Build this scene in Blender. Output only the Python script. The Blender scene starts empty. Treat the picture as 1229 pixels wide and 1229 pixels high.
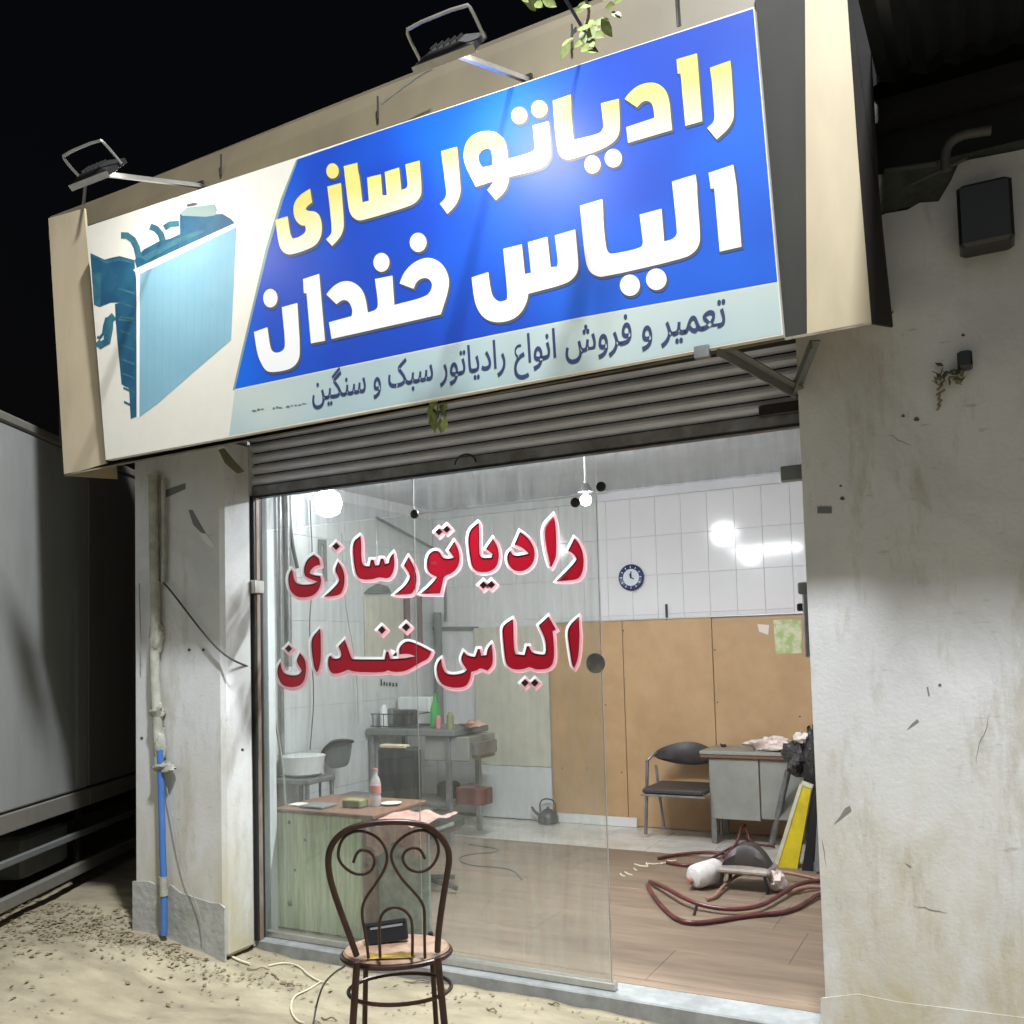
import bpy, math, random
from mathutils import Vector, Matrix
from mathutils.geometry import tessellate_polygon
random.seed(7)
PI = math.pi; R = math.radians
sc = bpy.context.scene
COL = sc.collection

# ------------------------------------------------------------------ camera, world, sun, exposure
F_PX, CX, CY = 1100.0, 614.5, 717.0
CAM = Vector((3.45, -3.696, 1.5))
def basis(yaw, pitch, roll):
    fwd = Vector((-math.sin(yaw)*math.cos(pitch), math.cos(yaw)*math.cos(pitch), math.sin(pitch)))
    r0 = Vector((math.cos(yaw), math.sin(yaw), 0)); d0 = fwd.cross(r0)
    r = math.cos(roll)*r0 + math.sin(roll)*d0; d = math.cos(roll)*d0 - math.sin(roll)*r0
    return r, d, fwd
RT, DN, FW = basis(R(27.6), R(3.27), R(1.54))
cam_data = bpy.data.cameras.new('camera'); cam = bpy.data.objects.new('camera', cam_data)
COL.objects.link(cam)
up = -DN; bk = -FW
m = Matrix(((RT.x, up.x, bk.x, CAM.x), (RT.y, up.y, bk.y, CAM.y), (RT.z, up.z, bk.z, CAM.z), (0, 0, 0, 1)))
cam.matrix_world = m
cam_data.sensor_fit = 'HORIZONTAL'; cam_data.sensor_width = 36; cam_data.lens = 36*F_PX/1229
cam_data.shift_x = 0; cam_data.shift_y = (CY-614.5)/1229
cam_data.clip_end = 500; cam_data.clip_start = 0.05
sc.camera = cam
world = bpy.data.worlds.new('World'); sc.world = world; world.use_nodes = True
wn = world.node_tree.nodes; wl = world.node_tree.links
bg = wn['Background']; sky = wn.new('ShaderNodeTexSky'); sky.sky_type = 'NISHITA'; sky.sun_disc = False
sky.sun_elevation = R(-4); sky.sun_rotation = R(200)
wl.new(sky.outputs[0], bg.inputs[0]); bg.inputs[1].default_value = 0.15
fill_light = bpy.data.lights.new('fill_sun', 'SUN'); fill_light.energy = 0.32; fill_light.angle = R(70); fill_light.color = (.90, .95, 1)  # very wide soft sun added as night fill, no visible source
mo = bpy.data.objects.new('fill_sun', fill_light); mo.rotation_euler = (R(62), 0, R(12)); COL.objects.link(mo)
sc.view_settings.view_transform = 'Standard'; sc.view_settings.look = 'None'
sc.view_settings.exposure = 0; sc.view_settings.gamma = 1; sc.view_settings.use_curve_mapping = False
FLOOD_W = 5.2; FLOOD_COL = (1.0, .96, .90); INNER_COL = (.93, .97, 1.0)
try:
    sc.cycles.max_bounces = 8; sc.cycles.transparent_max_bounces = 16; sc.cycles.caustics_reflective = False
    sc.cycles.caustics_refractive = False; sc.cycles.sample_clamp_indirect = 4; sc.cycles.use_denoising = True
except Exception: pass

def ray(px, py): return RT*((px-CX)/F_PX) + DN*((py-CY)/F_PX) + FW
def at(px, py, ax, v):
    r = ray(px, py); i = 'xyz'.index(ax)
    return CAM + r*((v-CAM[i])/r[i])
def aty(px, py, y): return at(px, py, 'y', y)
def atz(px, py, z): return at(px, py, 'z', z)

# ------------------------------------------------------------------ materials
MATS = {}
def mat(name, col, rough=.6, metal=0, var=0.0, scale=6, bump=0.0, bscale=40, col2=None, mix=(.4, .65), spec=.5, stretch=(1, 1, 1), detail=6, rnd=0.0, coat=0):
    if name in MATS: return MATS[name]
    m = bpy.data.materials.new(name); m.use_nodes = True; n = m.node_tree.nodes; l = m.node_tree.links
    p = n['Principled BSDF']; p.inputs['Roughness'].default_value = rough; p.inputs['Metallic'].default_value = metal
    p.inputs['Specular IOR Level'].default_value = spec
    if coat: p.inputs['Coat Weight'].default_value = coat; p.inputs['Coat Roughness'].default_value = .12
    tc = n.new('ShaderNodeTexCoord'); mp = n.new('ShaderNodeMapping'); mp.inputs['Scale'].default_value = stretch
    geo = n.new('ShaderNodeNewGeometry'); l.new(geo.outputs['Position'], mp.inputs[0])
    out = None
    rgb = n.new('ShaderNodeRGB'); rgb.outputs[0].default_value = (*col, 1); out = rgb.outputs[0]
    if col2 is not None:
        nt = n.new('ShaderNodeTexNoise'); nt.inputs['Scale'].default_value = scale; nt.inputs['Detail'].default_value = detail; nt.inputs['Roughness'].default_value = .62
        l.new(mp.outputs[0], nt.inputs['Vector'])
        mr = n.new('ShaderNodeMapRange'); mr.inputs[1].default_value = mix[0]; mr.inputs[2].default_value = mix[1]
        l.new(nt.outputs[0], mr.inputs[0])
        mx = n.new('ShaderNodeMix'); mx.data_type = 'RGBA'; l.new(mr.outputs[0], mx.inputs[0]); l.new(out, mx.inputs[6]); mx.inputs[7].default_value = (*col2, 1); out = mx.outputs[2]
    if var or rnd:
        hs = n.new('ShaderNodeHueSaturation'); l.new(out, hs.inputs['Color'])
        nt = n.new('ShaderNodeTexNoise'); nt.inputs['Scale'].default_value = scale*3.3; nt.inputs['Detail'].default_value = 8; l.new(mp.outputs[0], nt.inputs['Vector'])
        mr = n.new('ShaderNodeMapRange'); mr.inputs[1].default_value = .25; mr.inputs[2].default_value = .75; mr.inputs[3].default_value = 1-var; mr.inputs[4].default_value = 1+var
        l.new(nt.outputs[0], mr.inputs[0])
        oi = n.new('ShaderNodeObjectInfo'); m2 = n.new('ShaderNodeMapRange'); m2.inputs[3].default_value = 1-rnd; m2.inputs[4].default_value = 1+rnd
        l.new(oi.outputs['Random'], m2.inputs[0]); mu = n.new('ShaderNodeMath'); mu.operation = 'MULTIPLY'; l.new(mr.outputs[0], mu.inputs[0]); l.new(m2.outputs[0], mu.inputs[1])
        l.new(mu.outputs[0], hs.inputs['Value']); out = hs.outputs[0]
    l.new(out, p.inputs['Base Color'])
    if bump:
        nt = n.new('ShaderNodeTexNoise'); nt.inputs['Scale'].default_value = bscale; nt.inputs['Detail'].default_value = 8; l.new(mp.outputs[0], nt.inputs['Vector'])
        b = n.new('ShaderNodeBump'); b.inputs['Strength'].default_value = bump; b.inputs['Distance'].default_value = .01
        l.new(nt.outputs[0], b.inputs['Height']); l.new(b.outputs[0], p.inputs['Normal'])
    MATS[name] = m; return m

def emit(name, col, st):
    m = bpy.data.materials.new(name); m.use_nodes = True; p = m.node_tree.nodes['Principled BSDF']
    p.inputs['Base Color'].default_value = (.8, .8, .8, 1); p.inputs['Emission Color'].default_value = (*col, 1); p.inputs['Emission Strength'].default_value = st
    MATS[name] = m; return m

def glass_mat(name, tint, dirt, streak=0.0):
    m = bpy.data.materials.new(name); m.use_nodes = True; n = m.node_tree.nodes; l = m.node_tree.links
    n.remove(n['Principled BSDF']); o = n['Material Output']
    tr = n.new('ShaderNodeBsdfTransparent'); tr.inputs[0].default_value = (*tint, 1)
    gl = n.new('ShaderNodeBsdfGlossy'); gl.inputs['Roughness'].default_value = .015
    fr = n.new('ShaderNodeFresnel'); fr.inputs[0].default_value = 1.5
    gb = n.new('ShaderNodeNewGeometry'); io = n.new('ShaderNodeMapRange'); io.inputs[3].default_value = 1.5; io.inputs[4].default_value = 1/1.5
    l.new(gb.outputs['Backfacing'], io.inputs[0]); l.new(io.outputs[0], fr.inputs[0])   # same air-side reflectance on both faces of the thin pane
    mx = n.new('ShaderNodeMixShader'); l.new(fr.outputs[0], mx.inputs[0]); l.new(tr.outputs[0], mx.inputs[1]); l.new(gl.outputs[0], mx.inputs[2])
    df = n.new('ShaderNodeBsdfDiffuse'); df.inputs[0].default_value = (.72, .76, .74, 1)
    geo = n.new('ShaderNodeNewGeometry'); nt = n.new('ShaderNodeTexNoise'); mp = n.new('ShaderNodeMapping'); mp.inputs['Scale'].default_value = (13, 13, 1.3)
    l.new(geo.outputs['Position'], mp.inputs[0]); l.new(mp.outputs[0], nt.inputs['Vector']); nt.inputs['Scale'].default_value = 2.2; nt.inputs['Detail'].default_value = 9
    mr = n.new('ShaderNodeMapRange'); mr.inputs[1].default_value = .35; mr.inputs[2].default_value = .8; mr.inputs[3].default_value = dirt*.4; mr.inputs[4].default_value = dirt*1.8+streak
    l.new(nt.outputs[0], mr.inputs[0])
    m2 = n.new('ShaderNodeMixShader'); l.new(mr.outputs[0], m2.inputs[0]); l.new(mx.outputs[0], m2.inputs[1]); l.new(df.outputs[0], m2.inputs[2])
    l.new(m2.outputs[0], o.inputs[0]); MATS[name] = m; return m

def plaster(name, c1, c2, c3, zdirt=1.1, green=.5):
    """whitewashed plaster: trowel relief, blotches, splash dirt rising from the ground, hairline scratches"""
    m = bpy.data.materials.new(name); m.use_nodes = True; n = m.node_tree.nodes; l = m.node_tree.links
    p = n['Principled BSDF']; p.inputs['Roughness'].default_value = .85; p.inputs['Specular IOR Level'].default_value = .25
    g = n.new('ShaderNodeNewGeometry')
    def noise(s, d, st=(1, 1, 1), r=.6, dist=0):
        mp = n.new('ShaderNodeMapping'); mp.inputs['Scale'].default_value = st; l.new(g.outputs['Position'], mp.inputs[0])
        t = n.new('ShaderNodeTexNoise'); t.inputs['Scale'].default_value = s; t.inputs['Detail'].default_value = d; t.inputs['Roughness'].default_value = r; t.inputs['Distortion'].default_value = dist
        l.new(mp.outputs[0], t.inputs['Vector']); return t.outputs[0]
    def rng(i, a, b, c=0, d=1):
        r = n.new('ShaderNodeMapRange'); r.inputs[1].default_value = a; r.inputs[2].default_value = b; r.inputs[3].default_value = c; r.inputs[4].default_value = d
        l.new(i, r.inputs[0]); return r.outputs[0]
    def mixc(f, a, b):
        x = n.new('ShaderNodeMix'); x.data_type = 'RGBA'; l.new(f, x.inputs[0])
        if isinstance(a, tuple): x.inputs[6].default_value = (*a, 1)
        else: l.new(a, x.inputs[6])
        x.inputs[7].default_value = (*b, 1); return x.outputs[2]
    def mul(a, b):
        x = n.new('ShaderNodeMath'); x.operation = 'MULTIPLY'; l.new(a, x.inputs[0])
        if isinstance(b, float): x.inputs[1].default_value = b
        else: l.new(b, x.inputs[1])
        return x.outputs[0]
    c = mixc(rng(noise(2.2, 7), .38, .68), c1, c2)
    sp = n.new('ShaderNodeSeparateXYZ'); l.new(g.outputs['Position'], sp.inputs[0])
    low = rng(sp.outputs[2], zdirt, 0.1)
    c = mixc(mul(low, rng(noise(3.5, 9, (1, 1, .55), .7, .6), .32, .62)), c, c3)
    c = mixc(mul(rng(noise(1.3, 8, (1, 1, .8), .7, 1.2), .52, .62), .30), c, tuple(x*.62 for x in c1))
    c = mixc(mul(rng(noise(9, 8, (1, 1, .12), .7),   .55, .72), .22), c, tuple(x*.66 for x in c1))
    c = mixc(mul(rng(noise(5.5, 10, (1, 1, .25), .75), .54, .70), .6), c, tuple(x*.72 for x in c3))
    c = mixc(mul(rng(noise(26, 4, (.35, 1, 1.6)), .66, .74), .35), c, tuple(x*.35 for x in c3))
    l.new(c, p.inputs['Base Color'])
    b = n.new('ShaderNodeBump'); b.inputs['Strength'].default_value = .13; b.inputs['Distance'].default_value = .02
    ad = n.new('ShaderNodeMath'); ad.operation = 'ADD'; l.new(noise(7, 10, (1, 1, 1), .62), ad.inputs[0]); l.new(mul(noise(70, 6), .45), ad.inputs[1])
    l.new(ad.outputs[0], b.inputs['Height']); l.new(b.outputs[0], p.inputs['Normal'])
    MATS[name] = m; return m

M = {
 'wall': plaster('wall_plaster', (.70, .705, .715), (.60, .605, .61), (.48, .415, .26), 1.4),
 'wall_l': plaster('pillar_plaster', (.66, .67, .68), (.58, .585, .58), (.50, .455, .31), 1.15),
 'cement': mat('cement', (.44, .445, .42), .9, col2=(.33, .335, .30), scale=5, var=.15, bump=.5, bscale=30),
 'gash': mat('gash_mortar', (.22, .22, .20), .95), 'rough_dark': mat('bare_masonry', (.11, .12, .10), .95, col2=(.06, .065, .055), scale=7, bump=.8, bscale=25),
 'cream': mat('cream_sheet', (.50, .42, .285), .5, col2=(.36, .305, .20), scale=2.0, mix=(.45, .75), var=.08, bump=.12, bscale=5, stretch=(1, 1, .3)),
 'olive': mat('olive_strip', (.024, .022, .016), .8, col2=(.017, .016, .012), scale=4, var=.1, stretch=(1, 1, .3), bump=.08, bscale=4),
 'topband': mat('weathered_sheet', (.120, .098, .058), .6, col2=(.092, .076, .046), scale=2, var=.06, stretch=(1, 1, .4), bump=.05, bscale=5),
 'brown_edge': mat('brown_edge', (.022, .02, .019), .7, var=.1),
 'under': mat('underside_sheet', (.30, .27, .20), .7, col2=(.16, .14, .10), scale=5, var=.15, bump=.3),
 'slat': mat('galvanised_slat', (.66, .69, .80), .4, metal=.1, col2=(.55, .58, .68), scale=3, var=.1, stretch=(1, 1, 6)),
 'slatbar': mat('shutter_bar', (.34, .35, .38), .45, metal=.4, col2=(.18, .18, .18), scale=6, var=.15),
 'dark_metal': mat('dark_metal', (.035, .033, .032), .45, metal=.4, var=.2, scale=12),
 'grey_metal': mat('grey_metal', (.30, .31, .31), .4, metal=.6, col2=(.2, .2, .2), scale=9, var=.1),
 'alu': mat('aluminium', (.55, .54, .50), .35, metal=.8, var=.1, scale=10),
 'rail': mat('rusty_rail', (.36, .30, .27), .55, metal=.3, col2=(.22, .15, .11), scale=9, var=.15, stretch=(1, 1, .3)),
 'black': mat('black_plastic', (.015, .015, .017), .35),
 'stone': mat('sill_stone', (.29, .30, .295), .65, col2=(.21, .22, .215), scale=8, var=.12, bump=.15),
 'travertine': mat('brown_marble', (.225, .165, .115), .55, col2=(.16, .115, .08), scale=2.6, var=.25, stretch=(.35, 2.6, 1), rnd=.03, mix=(.35, .7)),
 'lightfloor': mat('pale_marble', (.62, .60, .55), .25, col2=(.50, .47, .42), scale=4, var=.06, rnd=.04),
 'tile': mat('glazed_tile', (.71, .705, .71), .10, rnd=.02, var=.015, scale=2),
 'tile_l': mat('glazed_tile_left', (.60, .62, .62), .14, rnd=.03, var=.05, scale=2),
 'grout': mat('grout', (.74, .74, .73), .9), 'floorgrout': mat('floor_grout', (.16, .115, .075), .9),
 'ceil': mat('ceiling_paint', (.68, .69, .71), .8, col2=(.58, .59, .62), scale=1.5, var=.06),
 'mdf': mat('hardboard', (.49, .315, .165), .62, col2=(.43, .27, .135), scale=2.5, var=.06, rnd=.035, bump=.04),
 'cream_board': mat('cream_board', (.60, .58, .48), .6, col2=(.52, .50, .42), scale=3, var=.06),
 'white_board': mat('white_board', (.64, .66, .66), .5, var=.04),
 'trunking': mat('trunking', (.70, .70, .69), .4),
 'pinewood': mat('green_wood', (.60, .64, .42), .6, col2=(.36, .43, .27), scale=5, var=.18, stretch=(9, 9, .5), mix=(.38, .62)),
 'knot': mat('knot', (.13, .15, .08), .7),
 'brownpost': mat('brown_post', (.17, .085, .05), .6, var=.15),
 'greypanel': mat('grey_green_panel', (.34, .35, .32), .4, col2=(.20, .28, .25), scale=7, var=.35),
 'steel': mat('desk_steel', (.34, .34, .31), .45, metal=.3, col2=(.28, .29, .26), scale=3, var=.08),
 'chrome': mat('chrome', (.55, .55, .55), .2, metal=.95),
 'pink': mat('pink_cloth', (.50, .33, .27), .9, col2=(.42, .22, .18), scale=12, var=.2, bump=.5, bscale=50),
 'pinkbag': mat('pale_bag', (.72, .60, .54), .35, var=.15, scale=14, bump=.6, bscale=30),
 'blackbag': mat('black_bag', (.05, .048, .046), .25, var=.5, scale=20, bump=1, bscale=60),
 'yellow': mat('yellow_foam', (.66, .52, .02), .5, col2=(.52, .40, .015), scale=6, var=.1),
 'yellow_edge': mat('pale_edge', (.55, .52, .38), .7, var=.1),
 'hose': mat('rubber_hose', (.14, .035, .03), .32, col2=(.07, .02, .022), scale=8, var=.2),
 'hose_p': mat('faded_hose', (.33, .17, .13), .5, var=.2, scale=10),
 'cyl': mat('white_tank', (.74, .71, .68), .4, col2=(.60, .56, .52), scale=10, var=.06),
 'cushion': mat('cushion', (.045, .038, .036), .5, var=.2, scale=12),
 'stoolseat': mat('stool_seat', (.36, .31, .26), .6, col2=(.22, .18, .15), scale=10, var=.15),
 'blue': mat('blue_pipe', (.06, .17, .48), .35, col2=(.14, .28, .58), scale=7, mix=(.5, .8), stretch=(1, 1, .3)),
 'conduit': mat('plastered_pipe', (.42, .42, .37), .75, col2=(.28, .28, .23), scale=8, var=.15, bump=.5, bscale=25),
 'cable': mat('black_cable', (.05, .055, .05), .5),
 'greycable': mat('grey_cable', (.30, .30, .27), .6),
 'rope': mat('dry_rope', (.62, .58, .42), .9, var=.1),
 'twig': mat('dry_twig', (.20, .16, .09), .9, rnd=.2),
 'iron': mat('chair_iron', (.030, .014, .010), .34, metal=.35, col2=(.055, .022, .014), scale=15, spec=.6),
 'chairseat': mat('chair_seat', (.38, .25, .175), .55, col2=(.26, .155, .10), scale=12, var=.2),
 'silver': mat('silver_trim', (.6, .6, .62), .25, metal=.8),
 'ochre': mat('ochre_cloth', (.45, .28, .05), .8, var=.15),
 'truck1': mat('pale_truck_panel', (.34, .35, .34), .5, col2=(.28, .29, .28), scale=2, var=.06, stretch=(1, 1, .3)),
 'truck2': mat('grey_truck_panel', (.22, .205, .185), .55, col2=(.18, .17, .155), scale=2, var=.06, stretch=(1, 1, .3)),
 'truckrail': mat('truck_skirt', (.20, .19, .165), .6, var=.1),
 'chassis': mat('truck_chassis', (.022, .023, .024), .5, metal=.3),
 'tyre': mat('tyre', (.02, .02, .02), .85, bump=.5),
 'leaf': mat('green_leaf', (.24, .30, .09), .5, var=.25, scale=20, rnd=.1),
 'dryleaf': mat('dry_leaf', (.13, .13, .07), .8, var=.3, scale=20),
 'litter': mat('leaf_litter_mat', (.30, .25, .15), .9, col2=(.17, .14, .08), scale=9),
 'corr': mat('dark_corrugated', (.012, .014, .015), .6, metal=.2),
 'notegreen': mat('calendar_green', (.36, .46, .18), .6, col2=(.62, .62, .42), scale=16, mix=(.4, .6)),
 'paper': mat('paper', (.74, .66, .58), .8),
 'w_print': mat('white_print', (.84, .84, .84), .55, spec=.35),
 'sh_print': mat('shadow_print', (.075, .085, .13), .45),
 'navy_print': mat('navy_print', (.035, .05, .13), .45),
 'faded_print': mat('faded_print', (.16, .17, .22), .6),
 'banner': mat('banner_vinyl', (.72, .70, .62), .55, var=.02, bump=.09, bscale=2.5),
 'bluebanner': mat('blue_vinyl', (.006, .055, .44), .5, col2=(.003, .12, .66), scale=1.2, mix=(.45, .7), bump=.09, bscale=2.5, detail=2),
 'stripbanner': mat('grey_vinyl', (.38, .50, .52), .5, col2=(.50, .58, .55), scale=1.2, detail=2),
 'rad_face': mat('rad_core_print', (.22, .42, .52), .6, col2=(.18, .37, .47), scale=2),
 'rad_dark': mat('rad_tank_print', (.010, .07, .15), .6, col2=(.015, .11, .18), scale=9),
 'rad_teal': mat('rad_teal_print', (.04, .16, .20), .6, col2=(.02, .09, .15), scale=12),
 'rad_teal2': mat('rad_fin_print', (.18, .37, .47), .6), 'rad_pale': mat('rad_pale_print', (.22, .30, .28), .45),
 'red': mat('decal_red', (.52, .008, .028), .4), 'plum': mat('decal_plum', (.055, .018, .04), .4),
 'd_white': mat('decal_white', (.90, .90, .90), .5), 'd_pink': mat('decal_pink', (.95, .45, .52), .5),
 'clockrim': mat('clock_rim', (.02, .03, .10), .25), 'clockface': mat('clock_face', (.62, .68, .74), .5),
 'lampglass': emit('flood_glass', (1, .95, .85), 25), 'bulb': emit('bulb_glow', (.95, .98, 1), 30), 'tube': emit('tube_glow', (.95, .98, 1), 6),
 'plasticwhite': mat('white_plastic', (.72, .74, .73), .35), 'bottlegreen': None, 'bottleclear': None,
 'olivebox': mat('olive_box', (.22, .23, .10), .6), 'brown_cable': mat('brown_pipe', (.16, .10, .085), .6, var=.1),
 'elbow': mat('dark_pipe', (.07, .07, .07), .6), 'kettle': mat('kettle_enamel', (.06, .06, .068), .35), 'dim_pipe': mat('dim_grey_pipe', (.16, .17, .165), .6, var=.1), 'redlabel': mat('red_label', (.55, .22, .22), .5),
}
M['glass'] = glass_mat('shop_glass', (.965, .985, .975), .095)
M['glass_top'] = glass_mat('dusty_glass', (.95, .97, .98), .09, .14)
def translucent(key):
    m = M[key]; n = m.node_tree.nodes; l = m.node_tree.links; p = n['Principled BSDF']; t = n.new('ShaderNodeBsdfTranslucent')
    l.new(p.inputs['Base Color'].links[0].from_socket, t.inputs[0]); x = n.new('ShaderNodeMixShader'); x.inputs[0].default_value = (.17 if key == 'red' else .5)
    l.new(p.outputs[0], x.inputs[1]); l.new(t.outputs[0], x.inputs[2]); l.new(x.outputs[0], n['Material Output'].inputs[0])
for k_ in ('d_white', 'd_pink', 'red'): translucent(k_)
def tglass(name, col, a):
    m = bpy.data.materials.new(name); m.use_nodes = True; n = m.node_tree.nodes; l = m.node_tree.links
    p = n['Principled BSDF']; p.inputs['Base Color'].default_value = (*col, 1); p.inputs['Roughness'].default_value = .12
    t = n.new('ShaderNodeBsdfTransparent'); t.inputs[0].default_value = (*[min(1, c*1.6+.1) for c in col], 1)
    x = n.new('ShaderNodeMixShader'); x.inputs[0].default_value = a; l.new(t.outputs[0], x.inputs[1]); l.new(p.outputs[0], x.inputs[2]); l.new(x.outputs[0], n['Material Output'].inputs[0])
    return m
M['bottlegreen'] = tglass('green_bottle', (.06, .42, .10), .7); M['bottleclear'] = tglass('clear_bottle', (.75, .78, .80), .4)
# printed gold-to-white gradient of the first line of lettering (runs up the banner)
def gold():
    m = mat('gold_print', (.8, .8, .8), .42); n = m.node_tree.nodes; l = m.node_tree.links
    g = n.new('ShaderNodeNewGeometry'); s = n.new('ShaderNodeSeparateXYZ'); l.new(g.outputs['Position'], s.inputs[0])
    r = n.new('ShaderNodeMapRange'); r.inputs[1].default_value = 3.16; r.inputs[2].default_value = 3.42; l.new(s.outputs[2], r.inputs[0])
    cr = n.new('ShaderNodeValToRGB'); cr.color_ramp.elements[0].color = (.86, .85, .80, 1); cr.color_ramp.elements[1].color = (.74, .65, .20, 1)
    l.new(r.outputs[0], cr.inputs[0]); l.new(cr.outputs[0], n['Principled BSDF'].inputs['Base Color']); return m
M['gold'] = gold()

# ------------------------------------------------------------------ builders
BASE = {}
def tag(o, label=None, cat=None, group=None, kind=None):
    if label: o['label'] = label
    if cat: o['category'] = cat
    if group: o['group'] = group
    if kind: o['kind'] = kind
    return o
def empty(name, loc, label, cat, group=None, rz=0, local=False):
    o = bpy.data.objects.new(name, None); COL.objects.link(o); o.location = loc; o.rotation_euler = (0, 0, rz)
    o.empty_display_size = .1; tag(o, label, cat, group); BASE[o.name] = Vector((0, 0, 0)) if local else Vector(loc); return o
class MB:
    def __init__(s): s.v = []; s.f = []; s.smooth = False
    def add(s, vs, fs):
        k = len(s.v); s.v += [Vector(v) for v in vs]; s.f += [[i+k for i in f] for f in fs]; return s
    def box(s, a, b, M4=None):
        x0, y0, z0 = a; x1, y1, z1 = b
        vs = [Vector(p) for p in ((x0,y0,z0),(x1,y0,z0),(x1,y1,z0),(x0,y1,z0),(x0,y0,z1),(x1,y0,z1),(x1,y1,z1),(x0,y1,z1))]
        if M4 is not None: vs = [M4 @ v for v in vs]
        return s.add(vs, [(0,3,2,1),(4,5,6,7),(0,1,5,4),(1,2,6,5),(2,3,7,6),(3,0,4,7)])
    def bbox(s, a, b, r=.004, M4=None):   # box with chamfered vertical + horizontal edges
        x0, y0, z0 = a; x1, y1, z1 = b
        vs = []
        for z, i in ((z0, r), (z0+r, 0), (z1-r, 0), (z1, r)):
            vs += [(x0+i, y0+i+(r if i == 0 else 0)*0, z)]
            vs = vs[:-1]
            vs += [(x0+i+r, y0+i, z), (x1-i-r, y0+i, z), (x1-i, y0+i+r, z), (x1-i, y1-i-r, z), (x1-i-r, y1-i, z), (x0+i+r, y1-i, z), (x0+i, y1-i-r, z), (x0+i, y0+i+r, z)]
        fs = [tuple(range(7, -1, -1)), tuple(range(24, 32))]
        for k in range(3):
            for j in range(8): fs.append((k*8+j, k*8+(j+1) % 8, k*8+8+(j+1) % 8, k*8+8+j))
        vs = [Vector(v) for v in vs]
        if M4 is not None: vs = [M4 @ v for v in vs]
        return s.add(vs, fs)
    def tube(s, pts, r, n=8, cap=True, smooth=True):
        pts = [Vector(p) for p in pts]; rs = [r[min(len(r)-1, int(i*len(r)/len(pts)))] for i in range(len(pts))] if isinstance(r, (list, tuple)) else [r]*len(pts)
        k = len(s.v); prev = None
        for i, p in enumerate(pts):
            t = (pts[min(i+1, len(pts)-1)] - pts[max(i-1, 0)]).normalized()
            if prev is None:
                a = Vector((0, 0, 1)) if abs(t.z) < .9 else Vector((1, 0, 0)); u = t.cross(a).normalized()
            else:
                u = (prev - t*prev.dot(t)); u = u.normalized() if u.length > 1e-6 else t.orthogonal().normalized()
            prev = u; w = t.cross(u)
            for j in range(n):
                a = 2*PI*j/n; s.v.append(p + (u*math.cos(a) + w*math.sin(a))*rs[i])
        for i in range(len(pts)-1):
            for j in range(n): s.f.append([k+i*n+j, k+i*n+(j+1) % n, k+(i+1)*n+(j+1) % n, k+(i+1)*n+j])
        if cap: s.f.append([k+j for j in range(n)][::-1]); s.f.append([k+(len(pts)-1)*n+j for j in range(n)])
        s.smooth = smooth; return s
    def lathe(s, prof, o=(0, 0, 0), n=20, M4=None):
        o = Vector(o); k = len(s.v)
        for r, z in prof:
            for j in range(n):
                a = 2*PI*j/n; v = Vector((r*math.cos(a), r*math.sin(a), z)); v = M4 @ v if M4 is not None else v; s.v.append(o+v)
        for i in range(len(prof)-1):
            for j in range(n): s.f.append([k+i*n+j, k+i*n+(j+1) % n, k+(i+1)*n+(j+1) % n, k+(i+1)*n+j])
        s.f.append([k+j for j in range(n)][::-1]); s.f.append([k+(len(prof)-1)*n+j for j in range(n)])
        s.smooth = True; return s
    def poly(s, pts, holes=(), th=0.0, n=None):
        """flat polygon (3-D points) given a thickness th along n"""
        loops = [[Vector(p) for p in pts]] + [[Vector(p) for p in h] for h in holes]
        tris = tessellate_polygon(loops); allv = [p for lp in loops for p in lp]; k = len(s.v)
        if n is None:
            n = Vector((0, 0, 0)); L = loops[0]
            for i in range(len(L)): n += L[i].cross(L[(i+1) % len(L)])
            n.normalize()
        s.v += allv; N = len(allv)
        for t in tris:
            a, b, c = (allv[i] for i in t)
            s.f.append([k+i for i in t] if (b-a).cross(c-a).dot(n) > 0 else [k+i for i in t][::-1])
        if th:
            s.v += [p - n*th for p in allv]
            for t in tris:
                a, b, c = (allv[i] for i in t)
                s.f.append([k+N+i for i in t][::-1] if (b-a).cross(c-a).dot(n) > 0 else [k+N+i for i in t])
            off = 0
            for lp in loops:
                m_ = len(lp)
                for i in range(m_): s.f.append([k+off+i, k+off+(i+1) % m_, k+N+off+(i+1) % m_, k+N+off+i])
                off += m_
        return s
    def mesh(s, name, m, off=Vector((0, 0, 0))):
        me = bpy.data.meshes.new(name); me.from_pydata([tuple(v-off) for v in s.v], [], s.f)
        if m is not None: me.materials.append(m)
        if s.smooth:
            me.polygons.foreach_set('use_smooth', [True]*len(me.polygons))
            try: me.set_sharp_from_angle(angle=R(38))
            except Exception: pass
        me.validate(); me.update(); return me
    def build(s, name, m, parent=None, kind=None, label=None, cat=None, group=None):
        if parent is None:
            xs = [v.x for v in s.v]; ys = [v.y for v in s.v]; zs = [v.z for v in s.v]
            off = Vector(((min(xs)+max(xs))/2, (min(ys)+max(ys))/2, min(zs)))
        else: off = BASE[parent.name]
        o = bpy.data.objects.new(name, s.mesh(name, m, off)); COL.objects.link(o)
        if parent is None: o.location = off
        else: o.parent = parent
        BASE[o.name] = off; tag(o, label, cat, group, kind); return o
def box(name, a, b, m, parent=None, r=0, **k):
    mb = MB()
    (mb.bbox(a, b, r) if r else mb.box(a, b)); return mb.build(name, m, parent, **k)
def tube(name, pts, r, m, parent=None, n=8, **k): return MB().tube(pts, r, n).build(name, m, parent, **k)
def smooth_path(pts, it=2):
    pts = [Vector(p) for p in pts]
    for _ in range(it):
        q = [pts[0]]
        for a, b in zip(pts, pts[1:]): q += [a*.75+b*.25, a*.25+b*.75]
        q.append(pts[-1]); pts = q
    return pts
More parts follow.
